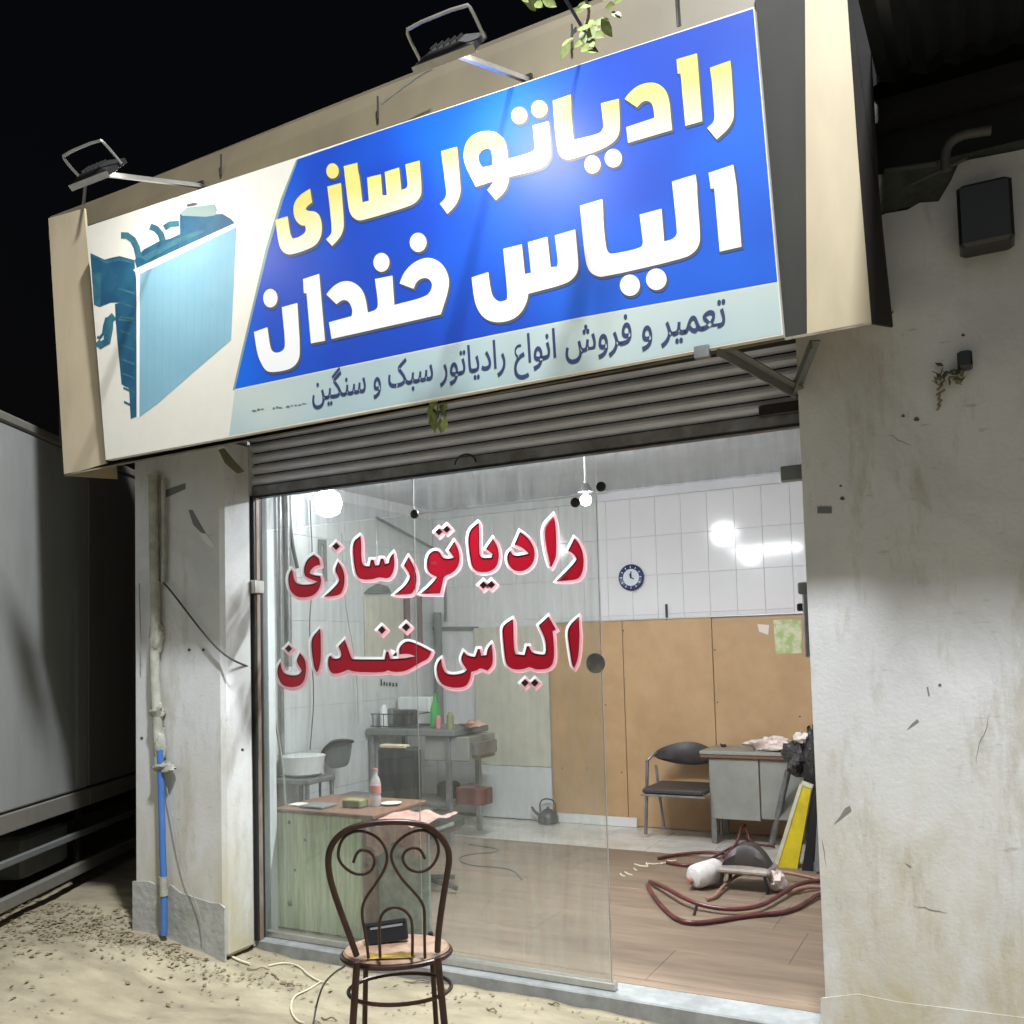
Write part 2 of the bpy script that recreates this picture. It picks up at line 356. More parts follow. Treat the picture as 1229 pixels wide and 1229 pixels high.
def frame4(o, x, y, z):
    x = Vector(x).normalized(); y = Vector(y).normalized(); z = Vector(z).normalized()
    return Matrix(((x.x, y.x, z.x, o[0]), (x.y, y.y, z.y, o[1]), (x.z, y.z, z.z, o[2]), (0, 0, 0, 1)))

# ------------------------------------------------------------------ SETTING: ground, sill, floor
def gz(x, y):
    """height of the yard: flat dirt rising slightly towards the left pillar and alley"""
    t = max(0, min(1, (0.25-x)/.7)); t = t*t*(3-2*t); u = max(0, min(1, (y+1.6)/1.0)); u = u*u*(3-2*u)
    w = math.exp(-((x-1.4)/6)**2 - ((y+1)/5)**2)
    b = .006*math.sin(x*5.1+y*2.3)+.005*math.sin(y*9.7-x*3.1)+.004*math.sin(x*17+y*11)+.003*math.sin(x*29-y*37)
    return t*u*.10 + b*w - .012*(w)
def axis_steps(lo, hi, flo, fhi, fine):
    v = []; x = flo
    while x < fhi: v.append(x); x += fine
    v.append(fhi); st = fine; x = fhi
    while x < hi: st *= 1.6; x += st; v.append(min(x, hi))
    st = fine; x = flo; w = []
    while x > lo: st *= 1.6; x -= st; w.append(max(x, lo))
    return w[::-1]+v
xs = axis_steps(-80, 80, -3.2, 4.6, .045); ys = axis_steps(-80, 120, -4.2, 1.8, .045)
mb = MB()
for y in ys:
    for x in xs: mb.v.append(Vector((x, y, gz(x, y) - (0.02 if (-1.1 < x < 3.0 and y > -.02) else 0) - (.16 if (-.9 < x < 3 and y > .05) else 0))))
nx = len(xs)
for j in range(len(ys)-1):
    for i in range(nx-1): mb.f.append([j*nx+i, j*nx+i+1, (j+1)*nx+i+1, (j+1)*nx+i])
mb.smooth = True
def ground_mat():
    m = mat('yard_dirt', (.37, .32, .22), .95, col2=(.27, .23, .155), scale=2.2, mix=(.35, .7), var=.25, bump=.9, bscale=22, stretch=(.6, 1.5, 1))
    return m
mb.build('ground', ground_mat(), kind='structure')
box('threshold', (-.02, -.075, -.05), (2.90, .10, .05), M['stone'], r=.006, kind='structure')
floor_base = box('floor', (-1.07, .165, -.08), (3.0, 3.42, .036), M['floorgrout'], kind='structure')
def slab_mesh(w, d, h, m, r=.0012, nm='floor_slab'):
    return MB().bbox((0, 0, 0), (w, d, h), r).mesh(nm, m)
def place(name, me, loc, parent, rot=None):
    o = bpy.data.objects.new(name, me); COL.objects.link(o); o.parent = parent; o.location = Vector(loc)-BASE[parent.name]
    if rot: o.rotation_euler = rot
    return o
rows = [.17, .60, 1.09, 1.58, 2.07, 2.56]
cache = {}
for ri in range(5):
    y0, y1 = rows[ri], rows[ri+1]; x = -1.1 - random.random()*.8*0
    cuts = [-1.065]; c = -1.065 + .5+.35*((ri*3) % 4)/2
    while c < 2.95: cuts.append(c); c += 1.3
    cuts.append(2.995)
    for a, b in zip(cuts, cuts[1:]):
        place('floor_slab', slab_mesh(b-a-.0012, y1-y0-.0012, .014+.0002*random.random(), M['travertine']), (a, y0, .036), floor_base)
lt = slab_mesh(.447, .40, .014, M['lightfloor'], nm='floor_tile')
for j in range(2):
    for i in range(9): place('floor_tile', lt if i < 9 else lt, (-1.065+i*.45, 2.565+j*.405, .037), floor_base)

# ------------------------------------------------------------------ interior shell
YB = 3.40; XL = -1.07; XR = 2.99; ZC = 2.80
back = box('back_wall', (XL-.05, YB, 0), (XR+.15, YB+.15, 3.2), M['grout'], kind='structure')
left = box('left_wall', (XL-.05, .165, 0), (XL, YB-.003, 2.9), M['grout'], kind='structure')
right = box('right_wall', (XR, 0.02, 0), (XR+.15, YB-.003, 3.2), M['ceil'], kind='structure')
box('ceiling', (XL-.05, .165, ZC), (XR+.15, YB+.15, ZC+.12), M['ceil'], kind='structure'); box('ceiling', (-.6, -.02, ZC+.002), (XR+.14, .163, ZC+.1), M['ceil'], kind='structure')
box('front_wall', (XL-.0, .10, 0), (-.17, .163, 2.9), M['ceil'], kind='structure')
TW, TH = .2133, .318
def tile_mesh(w, h, m, axis):
    t = .010; r = .002; mb = MB()
    # front faces -y (back wall) : slab w x t x h, bevelled front
    vs = [(0, t, 0), (w, t, 0), (w, t, h), (0, t, h), (0, r, 0), (w, r, 0), (w, r, h), (0, r, h), (r, 0, r), (w-r, 0, r), (w-r, 0, h-r), (r, 0, h-r)]
    mb.add(vs, [(8,9,10,11)]+[(4+i, 4+(i+1) % 4, 8+(i+1) % 4, 8+i) for i in range(4)]+[(i, (i+1) % 4, 4+(i+1) % 4, 4+i) for i in range(4)])
    return mb.mesh('wall_tile', m)
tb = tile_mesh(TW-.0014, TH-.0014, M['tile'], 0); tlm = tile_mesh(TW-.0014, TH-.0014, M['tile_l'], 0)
ztop = ZC - .09
for i in range(19):
    x = XL + .010 + i*TW
    for j in range(8):
        z = ztop - (j+1)*TH
        if j > 3 and x > -.45: continue        # behind the boards
        place('wall_tile', tb, (x, YB-.010, z + .0), back)
box('cove_strip', (XL+.002, YB-.022, ztop+.003), (XR-.002, YB-.002, ZC-.002), M['ceil'], back)
for i in range(15):
    y = .175 + i*TW
    for j in range(8):
        z = ztop - (j+1)*TH
        if y+TW > YB-.012: continue
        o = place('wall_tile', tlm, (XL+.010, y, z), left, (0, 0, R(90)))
# the lining tiles just inside the left jamb
box('jamb_lining', (-.16, .024, .05), (.012, .10, 2.6), M['tile_l'], kind='structure')
box('floor', (-.02, .102, -.05), (2.90, .167, .049), M['travertine'], kind='structure')

# ------------------------------------------------------------------ outside shell: pillars, wall on the right, lintel
pl = empty('left_pillar', (-.28, -.15, 0), 'whitewashed plaster pillar left of the shop window, with pipes running down it', 'pillar')
BASEz = .0
box('shaft', (-.612, -.30, .02), (.035, -.088, 2.62), M['wall_l'], pl, r=.02); box('shaft_core', (-.606, -.087, .02), (.018, .02, 2.62), M['wall_l'], pl)
mbp = MB(); # cement render plinth with an uneven top
pts = [(-.63, .0), (.036, .0), (.034, .27), (.0, .29), (-.05, .285), (-.16, .30), (-.27, .315), (-.33, .345), (-.40, .33), (-.50, .35), (-.63, .34)]
mbp.poly([(x if x > -.6 else -.616, -.3065, z) for x, z in pts], th=.012, n=Vector((0, -1, 0))); mbp.build('cement_plinth', M['cement'], pl)
rw = empty('right_wall_front', (4.0, -.15, 0), 'weathered white plaster wall right of the doorway, stained near the ground', 'wall')
top = [(2.868, 2.90), (3.19, 2.99), (3.26, 2.985), (3.30, 3.0), (3.36, 2.99), (3.40, 3.05), (3.43, 3.11), (3.6, 3.10), (9.0, 3.10)]
mbw = MB(); face = [(2.868+.0, 0.0), (9.0, 0.0)] + top[::-1]
mbw.poly([(x, -.30, z) for x, z in face], th=.32, n=Vector((0, -1, 0))); mbw.build('plaster_face', M['wall'], rw)
box('bare_band', (2.868, -.285, 3.0), (9.0, .02, 3.14), M['rough_dark'], rw)
box('lintel', (-.62, -.02, 2.95), (2.868, .02+.2, 4.0), M['rough_dark'], None, label='dark masonry lintel above the rolling shutter, behind the sign', cat='lintel')
# neighbouring upper storey on the right: dark corrugated sheet, gutter elbow, boxes
nb = empty('corrugated_cladding', (5.5, -.2, 3.3), 'unlit dark corrugated sheet cladding above the plaster wall, right of the sign', 'cladding')
mb = MB(); x = 3.0; k = 0; prof = []
while x < 8.5: prof.append((x, -.36 + (.02 if k % 2 else -.02))); x += .05; k += 1
vs = []; 
for (x, y) in prof: vs += [(x, y, 3.42), (x, y+.02, 6.0)]
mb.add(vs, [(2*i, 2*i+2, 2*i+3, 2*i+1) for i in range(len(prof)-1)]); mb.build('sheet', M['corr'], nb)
mb = MB(); n_ = int((8.5-3.22)/.04); vs = []  # overhang added here, sized for the shade it throws on the wall
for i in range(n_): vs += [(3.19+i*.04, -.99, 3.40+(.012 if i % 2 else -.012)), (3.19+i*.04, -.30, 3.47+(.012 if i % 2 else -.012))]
mb.add(vs, [(2*i, 2*i+1, 2*i+3, 2*i+2) for i in range(n_-1)]); mb.build('shade_canopy', M['corr'], nb)
box('shade_canopy_edge', (3.19, -1.01, 3.36), (8.5, -.99, 3.43), M['chassis'], nb)
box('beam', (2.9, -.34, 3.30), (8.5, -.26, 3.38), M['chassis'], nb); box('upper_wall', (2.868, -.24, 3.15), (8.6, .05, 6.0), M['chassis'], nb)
tube('bracket_bar', [aty(1062, 205, -.38), aty(1125, 196, -.42)], .008, M['elbow'], nb); tube('bracket_bar', [aty(1085, 225, -.34), aty(1160, 190, -.45)], .007, M['elbow'], nb)
e = smooth_path([aty(1136, 205, -.42), aty(1134, 178, -.42), aty(1150, 162, -.42), aty(1190, 156, -.42)])
tube('gutter_elbow', e, .016, M['elbow'], None, n=12, label='grey curved pipe elbow poking out above the plaster wall at the right', cat='pipe')
g = aty(1152, 305, -.36); t2 = aty(1152, 232, -.36)
mbx = MB().bbox((g.x, -.42, g.z), (g.x+.16, -.302, t2.z), .01); mbx.build('meter_cabinet', M['black'], None, label='black cabinet hung high on the wall at the right edge', cat='cabinet')
g = aty(1150, 447, -.302); t2 = aty(1150, 427, -.302)
mbx = MB().bbox((g.x, -.36, g.z), (g.x+.045, -.302, t2.z), .006); mbx.build('wall_socket', M['black'], None, label='small black box on the grey wall at the right edge, below the cabinet', cat='box')
# marks on the right wall
def wallmark(name, px, m, y=-.3012, th=.004, parent=None, **k):
    return MB().poly([aty(a, b, y) for a, b in px], th=th, n=Vector((0, -1, 0))).build(name, m, parent, **k)
wallmark('number_plate', [(981, 608), (998, 608), (998, 616), (981, 616)], M['dim_pipe'], -.304, .006, None, label='tiny dark plate fixed to the wall just right of the doorway', cat='plate')
wt = MB(); rr = random.Random(3)
for k in range(7):
    a = aty(1126+rr.uniform(-2, 2), 492-k*6, -.31); b = aty(1128+k*1.2+rr.uniform(-3, 3), 486-k*6, -.335); wt.tube([a, b], .004, 5)
wd = wt.build('wall_weed', M['twig'], None, label='dead weed sprouting from a crack in the grey wall', cat='weed')
mbl = MB()
for k in range(26):
    c = aty(1130+rr.gauss(6, 9), 452+rr.gauss(0, 7), -.33+rr.uniform(-.03, .02)); d = Vector((rr.uniform(-1, 1), rr.uniform(-1, 0), rr.uniform(-1, 1))).normalized()*.018; e2 = Vector((rr.uniform(-1, 1), rr.uniform(-1, 1), rr.uniform(-1, 1))).normalized()*.012
    mbl.add([c-d, c+e2, c+d, c-e2], [(0, 1, 2, 3)])
mbl.build('leaf', M['dryleaf'], wd, kind='stuff')
for cx, cy, r_ in [(1084, 499, 2.2), (1100, 503, 3.4), (1011, 598, 3), (1009, 583, 1.8), (1156, 402, 2.2), (1128, 822, 2), (960, 860, 1.5)]:
    wallmark('plaster_hole', [(cx+r_*math.cos(a)*(1+.3*math.sin(a*3)), cy+r_*.8*math.sin(a)) for a in [2*PI*i/9 for i in range(9)]], M['rough_dark'], -.3012, .0, rw)
for pts in [[(1000, 990), (1008, 980), (1014, 970), (1020, 967), (1022, 973), (1014, 979)], [(1088, 876), (1095, 868), (1101, 863), (1103, 866), (1096, 871)], [(1112, 825), (1114, 835), (1116, 836), (1114, 824)], [(1085, 1035), (1094, 1040), (1093, 1042)]]:
    wallmark('plaster_gash', pts, M['gash'], -.3012, 0, rw)
wallmark('cement_plinth', [(985, 1198), (1030, 1193), (1080, 1203), (1130, 1209), (1240, 1223), (1240, 1420), (985, 1400)], M['wall'], -.3035, .0032, rw)
ck_ = random.Random(17)
for (x, y, L_, dx, dy) in [(1060, 520, 7, 5, 2), (1090, 1085, 8, 6, 1.5), (985, 1000, 6, 1.5, 8), (1190, 850, 9, -2, 8)]:
    up_, lo_ = [], []
    for k in range(L_):
        x += dx*ck_.uniform(.4, 1.4)+ck_.uniform(-1.5, 1.5); y += dy*ck_.uniform(.4, 1.4)+ck_.uniform(-1.5, 1.5); w_ = .55*math.sin(PI*(k+.5)/L_)
        up_.append((x+(w_ if abs(dy) > abs(dx) else 0), y-(0 if abs(dy) > abs(dx) else w_))); lo_.append((x-(w_ if abs(dy) > abs(dx) else 0), y+(0 if abs(dy) > abs(dx) else w_)))
    wallmark('plaster_crack', up_+lo_[::-1], M['gash'], -.3009, 0, rw)
# chipped knife-like patch on the left pillar
wallmark('plaster_scar', [(226, 612), (231, 612), (240, 628), (247, 640), (243, 641), (232, 630)], M['dim_pipe'], -.3012, 0, pl)
wallmark('plaster_chip', [(240, 639), (247, 641), (256, 652), (257, 658), (250, 655), (242, 646)], M['trunking'], -.303, .004, pl)
for cx, cy in [(227, 780), (244, 780), (170, 886), (291, 900)]:
    wallmark('plaster_hole', [(cx+2*math.cos(a), cy+2*math.sin(a)) for a in [2*PI*i/8 for i in range(8)]], M['rough_dark'], -.3012, 0, pl)
wallmark('timber_chip', [(193, 590), (222, 580), (222, 587), (197, 598)], M['dim_pipe'], -.303, .01, pl)

# ------------------------------------------------------------------ pipes on the left pillar
ppts = [aty(x, y, -.335) for x, y in [(184, 570), (185, 640), (186, 700), (187, 745), (185, 790), (187, 830), (190, 885), (191, 925)]]
cp = tube('wall_conduit', smooth_path(ppts, 1), [.026]*14 if False else .026, M['conduit'], None, n=12, label='thick plaster-smeared grey conduit down the left pillar, above the blue pipe', cat='pipe')
tube('conduit_side', smooth_path([aty(x, y, -.325) for x, y in [(196, 575), (197, 650), (196, 700)]], 1), .012, M['conduit'], cp)
PLASTER_LUMPS = [((-.395, -.335, 1.235), (.040, .03, .050), 3), ((-.345, -.335, .945), (.062, .032, .028), 6), ((-.40, -.33, 1.62), (.034, .03, .10), 8), ((-.375, -.335, 1.05), (.030, .028, .09), 11)]
bp = tube('water_pipe', smooth_path([aty(x, y, -.345) for x, y in [(192, 900), (194, 960), (195, 1020), (197, 1060), (197, 1122)]], 1), .017, M['blue'], None, n=14, label='blue water pipe running down the foot of the left pillar', cat='pipe')
tube('coupling', [aty(196, 1052, -.345), aty(197, 1075, -.345)], .022, M['conduit'], bp, n=12)
tube('hanging_cable', smooth_path([aty(x, y, -.33) for x, y in [(186, 694), (196, 698), (215, 722), (240, 755), (262, 780), (280, 793)]]+[aty(298, 800, -.10), aty(312, 806, -.02), aty(322, 815, .02)], 2), .0052, M['cable'], None, label='black cable sagging from the conduit to the left window jamb', cat='cable')
tube('thin_wire', smooth_path([aty(x, y, -.325) for x, y in [(196, 925), (203, 960), (212, 1010), (222, 1050), (238, 1090), (242, 1112), (243, 1125)]], 2), .0024, M['greycable'], None, label='thin grey wire slanting down the left pillar beside the blue pipe', cat='wire')
tube('thin_wire', smooth_path([aty(x, y, -.32) for x, y in [(167, 700), (168, 740), (170, 800)]], 2), .003, M['greycable'], None, label='short grey wire at the outer edge of the left pillar', cat='wire')

# ------------------------------------------------------------------ rolling shutter
rs = empty('rolling_shutter', (1.42, -.05, 2.34), 'grey metal rolling shutter, almost fully raised under the sign', 'shutter')
pitch = .058
def slat_mesh(w):
    mb = MB(); prof = [(0, 0), (-.012, .008), (-.019, .022), (-.019, .034), (-.012, .046), (0, .052)]
    vs = []
    for x in (0, w): vs += [(x, y, z) for y, z in prof]
    n = len(prof); fs = [(i, n+i, n+i+1, i+1) for i in range(n-1)] + [tuple(range(n))[::-1], tuple(range(n, 2*n)), (0, n-1, 2*n-1, n)]
    mb.add(vs, fs); return mb.mesh('slat', M['slat'])
sm = slat_mesh(2.86)
for i in range(10): place('slat', sm, (-.01, -.05, 2.405+i*pitch), rs)
MB().box((-.01, -.049, 2.40), (2.85, -.043, 3.0)).build('backing', M['dark_metal'], rs)
bb = MB().bbox((-.01, -.066, 2.343), (2.85, -.036, 2.398), .005).build('bottom_bar', M['slatbar'], rs)
MB().box((-.01, -.072, 2.334), (2.85, -.030, 2.3425)).build('rubber_edge', M['black'], bb)
c = at(560, 560, 'y', -.085)
tube('pull_ring', [c+Vector((.055*math.cos(a), -.01, .012+.042*math.sin(a))) for a in [PI*i/12 for i in range(13)]], .005, M['black'], bb)
MB().box((2.835, -.10, .05), (2.847, -.03, 2.62)).build('guide_rail', M['rail'], rs)
MB().box((.019, -.086, .05), (.046, -.074, 2.345)).build('guide_rail', M['dark_metal'], rs)
MB().bbox((.019, -.073, .05), (.050, -.046, 2.345), .003).build('guide_rail', M['rail'], rs)
MB().box((.019, -.045, .05), (.040, -.024, 2.345)).build('guide_rail', M['dark_metal'], rs)
MB().bbox((.019, -.105, 1.83), (.064, -.03, 1.90), .004).build('rail_clip', M['alu'], rs)
# dark plate standing in for the shaded gap at the right end
MB().bbox((2.68, -.095, 2.385), (2.86, -.07, 2.43), .004).build('dark_gap', M['dark_metal'], rs)

# ------------------------------------------------------------------ glass front
gf = empty('shop_window', (.97, 0, .05), 'frameless glass shopfront with red lettering, left of the open doorway', 'shop window')
def pane(x0, x1, z0, z1, m, y=0.0): return MB().bbox((x0, y, z0), (x1, y+.010, z1), .0012).build('pane', m, gf)
pane(.04, .992, .085, 2.165, M['glass']); pane(.998, 1.948, .085, 2.165, M['glass'])
pane(.04, .992, 2.171, 2.60, M['glass_top']); pane(.998, 1.945, 2.171, 2.60, M['glass_top']); pane(1.951, 2.83, 2.171, 2.60, M['glass_top'])
MB().bbox((.03, -.018, .05), (1.965, .022, .084), .004).build('bottom_rail', M['alu'], gf)
MB().bbox((.020, -.02, .05), (.039, .022, 2.6), .003).build('side_frame', M['dim_pipe'], gf)
for a, b in [(.9935, .9965), (1.9485, 1.9505)]: pass
def clamp(px, py):
    p = at(px, py, 'y', -.012); mb = MB().lathe([(.020, 0), (.022, .004), (.022, .012), (.016, .016)], (p.x, .0, p.z), 16, Matrix.Rotation(R(90), 4, 'X')); mb.build('glass_clamp', M['dark_metal'], gf)
for q in [(497, 617), (690, 603), (721, 584)]: clamp(*q)
tube('bolt', [(.995, -.004, 2.17), (.995, -.004, 2.6)], .003, M['alu'], gf, n=5); tube('bolt', [(1.948, -.004, .085), (1.948, -.004, 2.165)], .003, M['alu'], gf, n=5)
tube('bolt', [(.995, -.004, .085), (.995, -.004, 2.165)], .0022, M['alu'], gf, n=5); tube('bolt', [(.99, -.004, 2.168), (2.0, -.004, 2.168)], .0022, M['alu'], gf, n=5)
# round finger-hole plate at the free edge
p = at(716, 796, 'y', -.004); mb = MB().lathe([(.042, 0), (.044, .003), (.044, .008), (.040, .011)], (p.x-.005, .002, p.z), 24, Matrix.Rotation(R(90), 4, 'X')); mb.build('finger_plate', M['grey_metal'], gf)
p = at(945, 565, 'y', -.01)
MB().bbox((2.735, -.016, 2.135), (2.86, .02, 2.195), .004).build('door_patch_fitting', M['dim_pipe'], None, label='dark metal pivot plate at the top right corner of the open doorway', cat='hinge')
lk = MB().bbox((2.805, -.05, 1.44), (2.85, .02, 1.70), .006).build('latch_box', M['grey_metal'], None, label='tall grey latch box on the right jamb of the doorway', cat='latch')
MB().bbox((2.79, -.055, 1.685), (2.845, .0, 1.73), .005).build('keeper', M['dim_pipe'], lk); MB().bbox((2.78, -.03, 1.62), (2.805, -.01, 1.65), .004).build('bolt', M['black'], lk)

# ------------------------------------------------------------------ lettering helpers
def area2(p): return sum(a[0]*b[1]-b[0]*a[1] for a, b in zip(p, p[1:]+p[:1]))/2
def soften(p, ang=58, it=2):
    for _ in range(it):
        q = []; n = len(p)
        for i in range(n):
            a, b, c = Vector(p[i-1]), Vector(p[i]), Vector(p[(i+1) % n]); u = b-a; v = c-b
            if u.length < 1e-6 or v.length < 1e-6: continue
            th = abs(u.angle(v))
            if th < R(ang) and th > R(5): q += [tuple(b-u*.25), tuple(b+v*.25)]
            else: q.append(tuple(b))
        p = q
    return p
def offset(p, d):
    """grow a px polygon by d"""
    if area2(p) < 0: d = -d
    n = len(p); q = []
    for i in range(n):
        a, b, c = Vector(p[i-1]), Vector(p[i]), Vector(p[(i+1) % n]); u = (b-a).normalized(); v = (c-b).normalized()
        n1 = Vector((u.y, -u.x)); n2 = Vector((v.y, -v.x)); s = n1+n2
        if s.length < .3: q += [tuple(b+n1*d), tuple(b+n2*d)]; continue
        s.normalize(); k = min(1/max(s.dot(n1), .3), 1.45); q.append(tuple(b+s*d*k))
    return q
def crop(ox, oy, sc_): return lambda pts: [(ox+x/sc_, oy+y/sc_) for x, y in pts]
def ell(cx, cy, rx, ry=None, n=18, rot=0): ry = ry or rx; return [(cx+rx*math.cos(a)*math.cos(rot)-ry*math.sin(a)*math.sin(rot), cy+rx*math.cos(a)*math.sin(rot)+ry*math.sin(a)*math.cos(rot)) for a in [2*PI*i/n for i in range(n)]]
def dia(cx, cy, r): return [(cx-r, cy), (cx, cy-r), (cx+r, cy), (cx, cy+r)]

# ------------------------------------------------------------------ SIGN
YF = -.63                       # face of the sheet-metal fascia
def SB(px, py):                 # banner plane: leans out a little at the top
    r = ray(px, py); n = Vector((0, 1, math.tan(R(2.6)))).normalized(); p0 = Vector((0, -.675, 2.50)); return CAM + r*((p0-CAM).dot(n)/r.dot(n))
NB = Vector((0, -1, -math.tan(R(2.6)))).normalized()
sg = empty('shop_sign', (1.1, -.4, 2.53), 'large lit shop sign with blue banner in a cream sheet-metal box above the shutter', 'shop sign')
Q = lambda x, y: aty(x, y, YF)
def panel(name, px, m, th=.012, y=YF, parent=sg): return MB().poly([aty(a, b, y) for a, b in px], th=th, n=Vector((0, -1, 0))).build(name, m, parent)
panel('left_facing', [(58, 262), (101, 250), (127, 556), (77, 571)], M['cream'])
panel('right_strip', [(905, -14), (967, -30), (968, 402), (938, 408)], M['olive'], y=-.618)  # dark olive panel filling the strip right of the banner
panel('right_facing', [(966, -30), (1014, -42), (1030, 190), (1046, 388), (968.5, 401)], M['cream'])
MB().poly([aty(1014.5, -42, YF), aty(1046.5, 388, YF), aty(1072, 392, -.54), aty(1056, 240, -.54), aty(1048, 100, -.54), aty(1040, -50, -.54)], th=.01, n=Vector((.6, -.8, 0))).build('side_flange', M['brown_edge'], sg)
# top fascia: slopes back behind the banner
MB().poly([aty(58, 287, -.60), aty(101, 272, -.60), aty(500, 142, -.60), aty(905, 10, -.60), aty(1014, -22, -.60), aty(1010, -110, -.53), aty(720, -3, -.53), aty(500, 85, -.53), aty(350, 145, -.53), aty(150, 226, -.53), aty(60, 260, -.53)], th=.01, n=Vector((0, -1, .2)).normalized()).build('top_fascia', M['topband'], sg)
for xx in (.35, 1.25, 2.15): MB().box((xx, -.604, 3.76), (xx+.006, -.597, 3.86)).build('sheet_seam', M['brown_edge'], sg)
a, b, c, d = Q(77, 571), Q(1046, 389), Vector((3.2, -.305, 2.63)), Vector((-.90, -.305, 2.58))
MB().poly([a, b, c, d], th=.008, n=Vector((0, 0, -1))).build('underside', M['under'], sg)
ql = [Q(58.5, 262.5), Q(77.5, 571)]; ql = [v+Vector((.003, .013, 0)) for v in ql]; MB().poly([ql[0], ql[1], ql[1]+Vector((0, .30, .03)), ql[0]+Vector((0, .30, -.03))], th=.008, n=Vector((-1, 0, 0))).build('left_return', M['cream'], sg)
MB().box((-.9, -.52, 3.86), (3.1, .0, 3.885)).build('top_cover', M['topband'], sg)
MB().box((-.86, -.56, 2.66), (3.08, -.02, 3.84)).build('light_block', M['brown_edge'], sg)  # hidden solid block added to stop light leaking through the sign box
# banner box
TL, TR_, BR, BL = (104, 272), (905, 8), (940, 402), (127, 552)
corn = [SB(*TL), SB(*TR_), SB(*BR), SB(*BL)]
ban = MB().poly(corn, th=.035, n=NB).build('banner', M['banner'], sg)
LIFT = [0.0015]
def prt(name, px, m, lift, parent=ban, holes=()):
    off = NB*(lift*.28)
    return MB().poly([SB(*q)+off for q in px], [[SB(*q)+off for q in h] for h in holes], n=NB).build(name, m, parent)
prt('blue_field', [(358, 191), (430, 166), (500, 142.5), (600, 109.5), (750, 60), (904, 10.5), (933, 338), (800, 362), (700, 380), (600, 400), (500, 421), (400, 442), (282, 467), (292, 425), (305, 370), (322, 300), (340, 240)], M['bluebanner'], .0015)
prt('grey_strip', [(282, 468.5), (400, 443.5), (500, 422.5), (600, 401.5), (700, 381.5), (800, 363.5), (933, 339.5), (938.5, 400.5), (700, 445), (500, 481), (275, 523)], M['stripbanner'], .0015)
prt('edge_trim', [(355.5, 192), (358, 191), (340, 240), (322, 300), (305, 370), (292, 425), (282, 468), (279.5, 468), (289.5, 424), (302.5, 369), (319, 299), (337, 239)], M['rad_pale'], .003)
# radiator picture
A1 = crop(90, 220, 5.586)
prt('radiator_core', [(166, 328), (284, 272), (277.5, 408), (232, 447), (190, 484), (165.5, 502)], M['rad_face'], .0025)
prt('core_highlight', [(160, 324), (284, 267), (285, 272), (168, 329), (168, 345), (167.5, 501), (165, 502.5), (164, 328)], M['w_print'], .004)
prt('side_tank', A1([(104, 470), (130, 480), (200, 512), (250, 498), (300, 488), (400, 515), (405, 600), (412, 640)])+[(164, 500), (157, 503), (155, 466), (146, 461), (141, 410), (139, 385), (138, 365)]+A1([(300, 800), (240, 800), (165, 830), (128, 812), (112, 580)]), M['rad_dark'], .003)
prt('tank_front', A1([(116, 600), (180, 600), (170, 828), (128, 812)]), M['rad_teal'], .0045)
prt('top_tank', A1([(400, 515), (460, 445), (560, 390), (640, 370), (705, 340), (703, 205), (800, 215), (990, 205), (1048, 240), (1075, 272), (760, 420), (420, 585)]), M['rad_dark'], .003)
prt('top_tank_light', A1([(440, 500), (560, 430), (700, 360), (860, 310), (870, 325), (640, 430), (480, 520)]), M['rad_teal'], .0045)
prt('filler_cap', A1([(705, 200), (750, 165), (940, 140), (955, 180), (940, 215), (880, 225), (720, 218)]), M['rad_pale'], .0045)
prt('cap_hole', A1([(748, 142), (800, 130), (835, 138), (800, 152), (755, 158)]), M['sh_print'], .006)
def ribbon(pts, w):
    L = []; Rr = []
    for i, p in enumerate(pts):
        a = Vector(pts[max(0, i-1)]); b = Vector(pts[min(len(pts)-1, i+1)]); t = (b-a).normalized(); nn = Vector((t.y, -t.x))*w; L.append(tuple(Vector(p)+nn)); Rr.append(tuple(Vector(p)-nn))
    return L+Rr[::-1]
for pts, w in [([(310, 350), (350, 350), (390, 380), (415, 430), (430, 500)], 22), ([(505, 290), (545, 305), (575, 340), (590, 385)], 22), ([(600, 300), (640, 275), (700, 270)], 20), ([(150, 1062), (172, 1085), (215, 1060), (230, 980), (235, 915), (265, 890)], 26)]:
    q = A1(ribbon(pts, w)); prt('hose_print', q, M['rad_teal'], .005)
for k in range(11):
    t_ = (k+1)/12; xa_, ya_, xb_, yb_ = 166+118*t_, 329-56*t_, 166+112*t_, 501-93*t_
    prt('core_fin', [(xa_, ya_), (xa_+.7, ya_-.3), (xb_+.7, yb_-.5), (xb_, yb_)], M['rad_teal2'], .004)
for k in range(9):
    y_ = 345+k*17; prt('tank_rib', [(142+k*.9, y_), (162, y_+6), (162, y_+8.5), (142+k*.9, y_+2.5)], M['rad_teal'], .005)
prt('tank_top_line', A1([(60+50, 470), (210, 520), (300, 500), (400, 525), (400, 540), (300, 520), (210, 540), (110, 492)]), M['rad_teal'], .005)
prt('tank_bracket', A1([(300, 895), (400, 900), (400, 930), (290, 920)]), M['rad_teal'], .005)
prt('hose_shade', A1(ribbon([(152, 1028), (168, 1036), (190, 1010), (200, 950), (215, 900)], 9)), M['rad_dark'], .0065)
